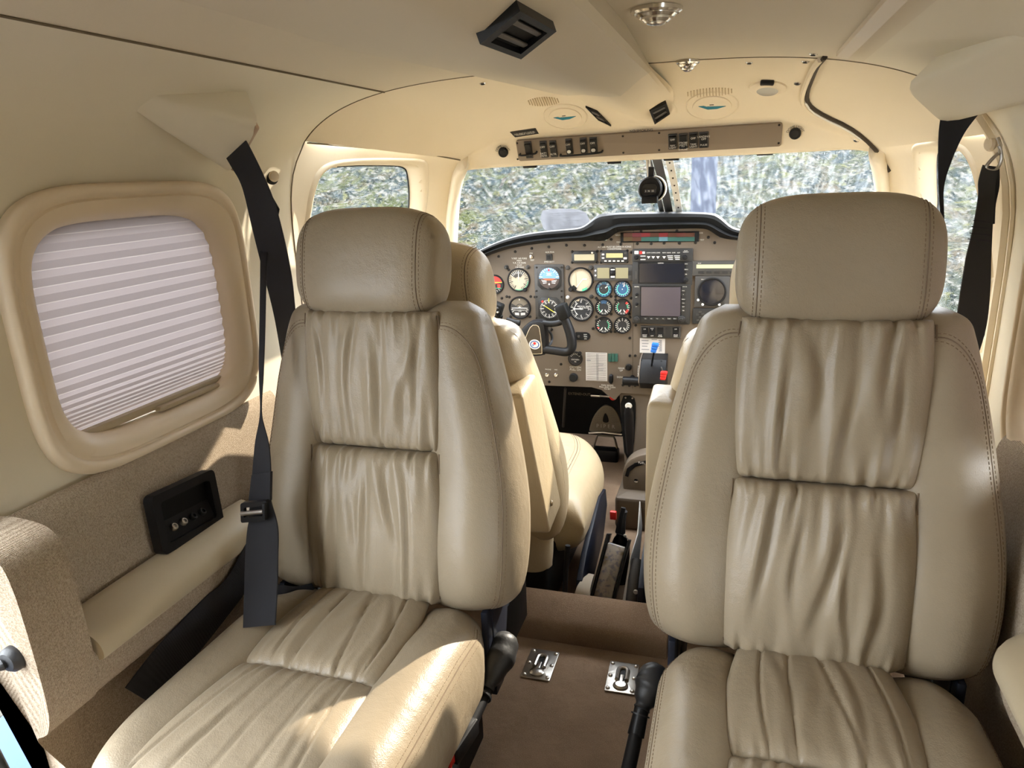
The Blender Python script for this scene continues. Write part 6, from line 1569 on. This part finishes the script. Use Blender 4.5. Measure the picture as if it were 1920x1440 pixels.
# ---- lever quadrant
qd = thing('lever_quadrant', pp(1228, 718), 'black lever quadrant with blue and red knobs, left of the right seats', 'lever quadrant')
mb = MB(); x0, x1 = pp(1206, 700).x, pp(1252, 700).x; z0, z1 = pp(1225, 719).z, pp(1225, 662).z
prq = [(0, z0), (.055, z0), (.085, z0+.025), (.080, z0+.055), (.050, z1-.008), (.0, z1)]
mb.prism(prq, (x0, PY, 0), PN, PZ, PX, x1-x0, bev=.001); mb.build('quadrant_body', M['black'], qd)
mb = MB(); mb.prism([(a+.001, b) for a, b in prq], (x0-.004, PY, -.0), PN, PZ, PX, .003); mb.build('side_cheek', M['panel'], qd)
def qpt(u, t, d=.0): # point on the sloping face of the quadrant
    x = pp(u, 690).x; a = Vector((x, PY-.085, z0+.025)); b = Vector((x, PY-.050, z1-.008)); n = Vector((0, -(z1-.008-z0-.025), -.035)).normalized(); n = n if n.y < 0 else -n
    return a.lerp(b, t)+n*d
def slot(u, t0, t1):
    a, b = qpt(u, t0, .0005), qpt(u, t1, .0005); mb = MB(); d = (b-a); L = d.length; d.normalize(); mb.box((a+b)/2, (.005, L, .002), PX, d, PX.cross(d)); return mb.build('slot', M['blackm'], qd)
slot(1206.5, .05, .98); slot(1225.5, .0, .98); slot(1243, .05, .98)
yl = PY-.05
def lever(u, v, base_u, m, y=PY-.12, w=13, h=19, ang=.12):
    c = ay(u, v, y); s = (ay(u+1, v, y)-c).length; b = qpt(base_u, .7)
    mb = MB(); mb.tube([b, b.lerp(c, .5)+Vector((0, 0, .002)), c], .0028, n=8); lv = mb.build('lever_arm', M['steel'] if m == 'red' else M['black'], qd)
    mb = MB(); X = Vector((math.cos(ang), 0, -math.sin(ang))); Z = Vector((math.sin(ang), 0, math.cos(ang)))
    for k in range(3): mb.box(c+Z*s*h*(.30-.30*k)+PX*s*(-.8*k), (w*s*(1-.1*k), .018, h*s*.36), X, PN, Z, bev=.003)
    mb.build('lever_knob', M[m], lv)
lever(1228, 652, 1225.5, 'blue'); lever(1245, 704, 1243, 'red', PY-.12, 13, 17, 0)
def qtext(t, u, tt, sz):
    a = qpt(u, tt, .001); d = (qpt(u, .9)-qpt(u, .1)).normalized(); n = -PX.cross(d); n = n if n.y < 0 else -n
    text('lettering', t, a, d, -PX, n, sz, M['white'], qd)
qtext('THROTTLE', 1203, .5, .007); qtext('PROP RPM', 1221, .55, .007); qtext('MIXTURE', 1239, .5, .007)
# ---- control yoke
YY = 2.02
yk = thing('control_yoke', ay(1003, 666, YY), 'black control yoke with emblem plate, right of the left front seat', 'yoke')
def yp(u, v, y=YY): return ay(u, v, y)
hubp = chaikin([yp(*q) for q in ((997, 602), (1018, 601), (1023, 612), (1025, 640), (1025, 664), (1012, 667), (985, 668), (966, 664), (968, 640), (976, 620), (988, 607))], 1, closed=True)
mb = MB(); mb.prism([(p.x, p.z) for p in hubp], (0, YY+.035, 0), PX, PZ, PN, .045, bev=.006); mb.build('hub', M['black'], yk)
epl = chaikin([yp(*q, YY-.01) for q in ((996, 609), (1009, 609), (1013, 618), (1018, 662), (1014, 664), (984, 664), (977, 658), (987, 628))], 1, closed=True)
e2 = [(p.x, p.z) for p in epl]
mb = MB(); mb.ringprism(e2, inset(e2, .0018), (0, YY-.0095, 0), PX, PZ, PN, .0022); mb.build('plate_outline', M['chrome'], yk)
mb = MB(); mb.prism(inset(e2, .0016), (0, YY-.0095, 0), PX, PZ, PN, .0012); ep = mb.build('emblem_plate', mat('gloss_dark_brown', (.035, .025, .016), .12, spec=.7), yk)
ec = yp(1002.5, 646, YY-.012); s = (yp(1003.5, 646)-yp(1002.5, 646)).length
def ell(rx, ry, n=32): return [(rx*s*math.cos(2*math.pi*i/n), ry*s*math.sin(2*math.pi*i/n)) for i in range(n)]
mb = MB(); mb.prism(ell(10.5, 9), ec+Vector((0, .0012, 0)), PX, PZ, PN, .001); mb.build('emblem_oval', M['white'], yk)
mb = MB(); mb.ringprism(ell(8.6, 7.2), ell(6.6, 5.4), ec+Vector((0, .0002, 0)), PX, PZ, PN, .0004); mb.build('emblem_ring', M['blue'], yk)
mb = MB()
for i in range(14):
    a = 2*math.pi*i/14; mb.box(ec+PX*7.6*s*math.cos(a)+PZ*6.3*s*math.sin(a)-Vector((0, .0004, 0)), (1.6*s, .0004, 1.6*s), bev=0)
mb.build('emblem_marks', M['ink'], yk)
mb = MB(); mb.prism(ell(2.6, 2.6, 16), ec+PZ*2*s, PX, PZ, PN, .0008); mb.build('emblem_centre', M['red'], yk)
mb = MB(); mb.prism([(x-3*s, y-1*s) for x, y in ell(1.8, 2.2, 12)], ec, PX, PZ, PN, .0008); mb.build('emblem_patch', M['sky'], yk)
def horn(sg, pts_top, pts_grip, pts_bot, pad):
    mb = MB(); mb.tube(chaikin([yp(*q) for q in pts_top], 2), .0075, n=12, flat=1.2); mb.build('upper_arm', M['black'], yk)
    P = dense(chaikin([yp(*q) for q in pts_grip+pts_bot], 2), .006, False); m = len(P)
    mb = MB(); mb.tube(P, [.0125+.0025*math.sin(math.pi*min(1, i/m*1.3)) for i in range(m)], n=16); mb.build('grip', M['black'], yk)
    (c, w, h, a) = pad; c = yp(*c, YY-.008); X = Vector((math.cos(a), 0, math.sin(a))); Z = Vector((-math.sin(a), 0, math.cos(a)))
    mb = MB(); mb.box(c, (w*s, .040, h*s), X, PN, Z, bev=.006); mb.build('switch_pod', M['blackm'], yk)
    return c, X, Z
horn(1, [(1018, 606), (1032, 608), (1048, 606), (1058, 600)], [(1056, 592), (1063, 606), (1070, 626), (1073, 645), (1071, 655)], [(1062, 661), (1044, 658), (1020, 655)], ((1056, 584), 20, 27, .35))
c, X, Z = horn(-1, [(975, 606), (962, 604), (950, 600)], [(936, 590), (930, 606), (924, 626), (921, 645), (924, 655)], [(935, 661), (952, 658), (974, 655)], ((929, 582), 24, 30, -.35))
for du, dv, m in ((-3, -6, 'chrome'), (4, -4, 'bezel2'), (-2, 2, 'paper'), (5, 3, 'chrome'), (0, 9, 'bezel2')):
    mb = MB(); p = yp(929+du, 582+dv, YY-.026); mb.lathe([(2.4*s, -.004), (2.4*s, .004), (1.6*s, .007), (.0003, .0075)], p, PX, PZ, PN, n=12); mb.build('yoke_button', M[m], yk)
mb = MB(); mb.cyl(Vector((yp(1000, 636).x, YY+.03, yp(1000, 636).z)), Vector((yp(1000, 636).x+.01, PY-.001, yp(1000, 632).z)), .014, n=18); mb.build('shaft', M['steel'], yk)
mb = MB(); mb.tube(chaikin([yp(1022, 618, YY+.02), yp(1034, 624, YY+.05), yp(1036, 640, YY+.05), yp(1026, 652, YY+.02)], 2), .004, n=8); mb.build('coiled_lead', M['rubber'], yk)
# ============================================================ FOOTWELL
YF = 2.36
mb = MB(); mb.grid([[Vector((x, 2.62, z)) for x in (-.62, .62)] for z in (-.14, .62)]); mb.grid([[Vector((x, y, .235-.02*(y-2.2))) for x in (-.62, -.05)] for y in (2.165, 2.62)])
tag(mb.build('wall_firewall', M['blackm']), kind='structure')
# centre pedestal below the panel
pd = thing('centre_pedestal', ay(1200, 900, 2.12), 'taupe pedestal below the middle of the panel with a black recess', 'pedestal')
mb = MB(); mb.prism([(p.x, p.z) for p in [ay(u, v, 2.165) for u, v in ((1161, 739), (1174, 731), (1300, 735), (1330, 1000), (1178, 1000), (1170, 860))]], (0, 2.165, 0), PX, PZ, Vector((0, 1, 0)), .30, bev=.006); mb.build('pedestal_body', M['panel'], pd)
mb = MB(); mb.prism([(p.x, p.z) for p in chaikin([ay(u, v, 2.164) for u, v in ((1163, 742), (1188, 741), (1193, 762), (1188, 850), (1172, 862), (1166, 800))], 1, closed=True)], (0, 2.1645, 0), PX, PZ, PN, .002); mb.build('black_recess', M['blackm'], pd)
mb = MB(); mb.tube([ay(1167, 733.5, 2.163), ay(1200, 733.5, 2.163)], .0025); mb.build('bright_edge', M['panel'], pd)
bh = thing('brake_handle', ay(1179, 850, 2.12), 'black brake handle with a white round end button in the pedestal recess', 'handle')
mb = MB(); a, b = ay(1179, 761, 2.10), ay(1181, 850, 2.14); mb.tube([a, a.lerp(b, .15), a.lerp(b, .5), b], [.010, .0145, .0145, .010], n=16); mb.build('handle_tube', M['black'], bh)
mb = MB(); mb.lathe([(.0105, 0), (.0105, .006), (.008, .009), (.004, .0085), (.0003, .008)], a, PX, PZ, Vector((0, -1, .25)).normalized(), n=22); mb.build('end_button', M['white'], bh)
for u, v in ((1173, 746), (1186, 747)):
    mb = MB(); mb.lathe([(.003, 0), (.0025, .0015), (.0003, .002)], ay(u, v, 2.162), PX, PZ, PN, n=10); mb.build('recess_screw', M['steel'], pd)
# emergency gear pull
eg = thing('pull_knob', ay(1149, 755, 2.22), 'red round pull knob on a steel rod under the panel', 'knob')
c = ay(1150, 743, 2.20); mb = MB(); mb.lathe([(.0085, -.006), (.0125, -.003), (.0128, .003), (.0115, .008), (.006, .010), (.0003, .0105)], c, PX, PZ, PN, n=24); mb.build('knob', M['red'], eg)
mb = MB(); mb.cyl(ay(1112, 741, 2.24), ay(1145, 744, 2.21), .0035, n=10); mb.build('rod', M['steel'], eg)
mb = MB(); mb.cyl(ay(1109, 741, 2.242), ay(1126, 742, 2.228), .0055, n=12); mb.build('rod_ferrule', M['chrome'], eg)
text('lettering', 'EXTEND-OUT', ay(1086, 739, 2.238), PX, PZ, PN, .012, M['bezel2x'] if 'bezel2x' in M else M['plate'], eg)
rd = thing('steering_rod', ay(1058, 790, 2.3), 'slim grey rod standing in the dark footwell left of the pedal', 'rod'); mb = MB(); mb.cyl(ay(1060, 728, 2.24), ay(1056, 800, 2.34), .0045, n=10); mb.build('rod', M['bezel2'], rd)
# rudder pedal
pdl = thing('rudder_pedal', ay(1135, 868, 2.40), 'grey studded rudder pedal with embossed letters in the dark footwell', 'pedal')
Pp = [ay(u, v, 2.36) for u, v in ((1104, 811), (1106, 800), (1112, 782), (1122, 768), (1132, 761), (1140, 760.5), (1150, 765), (1159, 778), (1165, 798), (1167, 812), (1150, 812), (1128, 810))]
Pp = chaikin(Pp, 1, closed=True); q2 = [(p.x, p.z) for p in Pp]
mb = MB(); mb.prism(q2, (0, 2.375, 0), PX, PZ, PN, .014, bev=.003); mb.build('tread', M['plate'], pdl)
mb = MB(); mb.tube([ay(1104, 812, 2.355), ay(1130, 811, 2.353), ay(1166, 815, 2.355)], .004, n=8); mb.build('tread_lip', M['steel'], pdl)
sP = (ay(1136, 790, 2.36)-ay(1135, 790, 2.36)).length
mb = MB(); mb.prism([(p.x, p.z) for p in chaikin([ay(u, v, 2.359) for u, v in ((1135, 773), (1140, 782), (1142, 791), (1136, 793), (1130, 791), (1131, 782))], 1, closed=True)], (0, 2.3595, 0), PX, PZ, PN, .001); mb.build('drop_hole', M['blackm'], pdl)
text('lettering', 'P I P E R', ay(1135.5, 799.5, 2.3605), PX, Vector((0, 0, 1)), PN, 10*sP, M['steel'], pdl, ext=.0012)
mb = MB(); poly = [(p.x, p.z) for p in Pp]
for v in [766+4.3*k for k in range(11)]:
    for u in [1106+4.0*k for k in range(16)]:
        p = ay(u+(2 if int(v) % 2 else 0), v, 2.36)
        if inpoly(inset(poly, .004), p.x, p.z) and not (1127 < u < 1145 and 771 < v < 794) and not (794 < v < 805): mb.lathe([(.0016, 0), (.0012, .0018), (.0002, .002)], p, PX, PZ, PN, n=6)
st_ = mb.build('stud_pattern', M['plate'], pdl); st_['kind'] = 'stuff'
mb = MB(); mb.tube([ay(1113, 838, 2.37), ay(1118, 822, 2.37), ay(1121, 816, 2.37), ay(1150, 818, 2.37), ay(1153, 824, 2.37), ay(1157, 840, 2.37)], .0065, n=10, flat=.6); mb.build('pedal_yoke', M['plate'], pdl)
mb = MB(); mb.box(ay(1133, 852, 2.38), (.105, .05, .05), bev=.008); mb.build('pedal_base', M['black'], pdl)
# fuel selector on the cockpit floor
fs_c = ay(1199, 885, 1.93)
fs = thing('fuel_selector', Vector((fs_c.x, fs_c.y, -.139)), 'taupe rounded selector housing on the cockpit floor partly hidden by the right seats', 'fuel selector')
half = [ay(u, v, 1.93) for u, v in ((1173, 940), (1166, 905), (1168, 880), (1178, 864), (1195, 855), (1215, 851), (1250, 852), (1290, 880), (1290, 940))]
mb = MB(); mb.prism([(p.x, p.z) for p in chaikin(half, 1, closed=True)], (0, 1.99, 0), PX, PZ, PN, .06, bev=.006); mb.build('housing', M['panel'], fs)
inn = [ay(u, v, 1.93) for u, v in ((1172, 892), (1176, 878), (1190, 868), (1212, 863), (1212, 869), (1192, 875), (1181, 884), (1178, 894))]
mb = MB(); mb.prism([(p.x, p.z) for p in inn], (0, 1.9302, 0), PX, PZ, PN, .002); mb.build('dark_scale', M['black'], fs)
text('lettering', 'FUEL', ay(1203, 868, 1.926), PX, PZ, PN, .009, M['white'], fs)
mb = MB(); mb.lathe([(.007, 0), (.006, .003), (.0003, .004)], ay(1193, 901, 1.93), PX, PZ, PN, n=14); mb.build('housing_screw', M['chrome'], fs)
mb = MB(); mb.box(ay(1192, 925, 1.95)-Vector((0, 0, .03)), (.10, .16, .10), bev=.01); mb.build('housing_foot', M['panel'], fs)
# ---- things standing between the front seats
YB = 1.46
bd = thing('flight_manual', Vector((ay(1140, 1110, YB).x, YB, -.139)), 'thick black binder with worn white pages standing between the front seats', 'binder')
def slab(fr_pts, y0, y1): pass
a0, a1 = ay(1122, 1150, YB), ay(1158, 1040, YB)
th_ = math.radians(12)
bl = LF(Vector((ay(1136, 1135, YB).x, YB-.03, -.135)), (math.cos(th_), 0, -math.sin(th_)), (math.sin(th_)*.9, .35, 1), (0, -1, .3))
U_ = Vector((math.sin(th_), .55, math.cos(th_))).normalized(); X_ = Vector((math.cos(th_), 0, -math.sin(th_))); X_ = (X_-U_*X_.dot(U_)).normalized(); N_ = X_.cross(U_); N_ = N_ if N_.y < 0 else -N_
o_ = Vector((ay(1126, 1140, YB).x, YB-.02, -.13))
mb = MB(); mb.box(o_+U_*.085-N_*.06, (.042, .15, .13), X_, U_, N_, bev=.004); pg = mb.build('pages', mat('page_edges', (.75, .69, .62), .9, bump=[(260, .8, 'X', .003)], var=[(30, (.35, .27, .15), .55, .7), (90, (.40, .38, .46), .5, .65)]), bd)
for sx in (-1, 1):
    mb = MB(); mb.box(o_+U_*.09-N_*.06+X_*sx*.026, (.006, .18, .15), X_, U_, N_, bev=.002); mb.build('cover_board', M['black'], bd)
mb = MB(); mb.grid([[o_+U_*(.166+.020*math.sin(a))-N_*(.06+.03*k)+X_*(.029*math.cos(a)) for k in (-1.2, 1.2)] for a in [math.pi*i/12 for i in range(13)]]); mb.build('spine_strap', M['rubber'], bd)
fh = thing('fire_extinguisher', ay(1166, 1010, 1.60)-Vector((0, 0, .12)), 'black extinguisher valve and handle standing between the front seats', 'extinguisher')
c = ay(1163, 1012, 1.60); mb = MB(); mb.lathe([(.022, -.13), (.024, -.12), (.024, -.02), (.016, .004), (.010, .012), (.009, .03)], c, (1, 0, 0), (0, 1, 0), (0, 0, 1), n=20); mb.build('bottle', M['black'], fh)
mb = MB(); mb.tube([c+Vector((0, 0, .02)), ay(1166, 975, 1.60), ay(1170, 958, 1.60)], [.013, .010, .009], n=10); mb.build('valve', M['black'], fh)
mb = MB(); mb.tube([ay(1162, 998, 1.585), ay(1165, 970, 1.585), ay(1169, 952, 1.585)], .006, n=8, flat=.6); mb.build('squeeze_lever', M['black'], fh)
mb = MB(); mb.lathe([(.004, 0), (.004, .002), (.0003, .003)], ay(1172, 1004, 1.58), PX, PZ, PN, n=10); mb.build('pressure_dot', M['white'], fh)
mb = MB(); mb.box(ay(1150, 966, 1.61), (.016, .010, .022), bev=.002); mb.build('pin_tag', M['red'], fh)
fd = thing('chart_folder', Vector((ay(1180, 1100, 1.47).x, 1.5, -.139)), 'thin pale grey folder leaning beside the right front seat', 'folder')
F4 = [ay(1199, 940, 1.62), ay(1195, 1000, 1.56), ay(1180, 1050, 1.50), ay(1166, 1135, 1.44), ay(1185, 1140, 1.44), ay(1197, 1060, 1.55), ay(1203, 985, 1.62)]
mb = MB(); n = len(F4); t_ = Vector((.002, 0, 0)); mb.add(F4+[p+t_ for p in F4], [tuple(range(n)), tuple(reversed(range(n, 2*n)))]+[(i, (i+1) % n, n+(i+1) % n, n+i) for i in range(n)]); mb.build('sheet', mat('grey_sheet', (.42, .42, .42), .6), fd, smooth=False)
gp = thing('seat_post', ay(1190, 1120, 1.43), 'grey plastic seat post cover low beside the right front seat', 'post cover')
mb = MB(); mb.tube([ay(1184, 1140, 1.44), ay(1190, 1090, 1.47), ay(1194, 1050, 1.51)], [.016, .016, .012], n=12); mb.build('cover', M['bezel2'], gp)
mb = MB(); mb.lathe([(.006, 0), (.005, .002), (.0003, .003)], ay(1192, 1110, 1.43), PX, PZ, PN, n=12); mb.build('cap', M['steel'], gp)
sb = thing('carry_strap', ay(1095, 1110, 1.40), 'beige fabric strap curving over the floor left of the black binder', 'strap')
pts = []
for (a, b, y) in (((1076, 1120), (1108, 1130), 1.39), ((1082, 1100), (1106, 1110), 1.405), ((1092, 1086), (1110, 1090), 1.43), ((1104, 1076), (1114, 1078), 1.46)): pts.append(wv(a, b, lambda u, v: ay(u, v, y)))
belt(pts, M['arm']).build('strap', mat('beige_webbing', (.30, .25, .19), .85), sb)
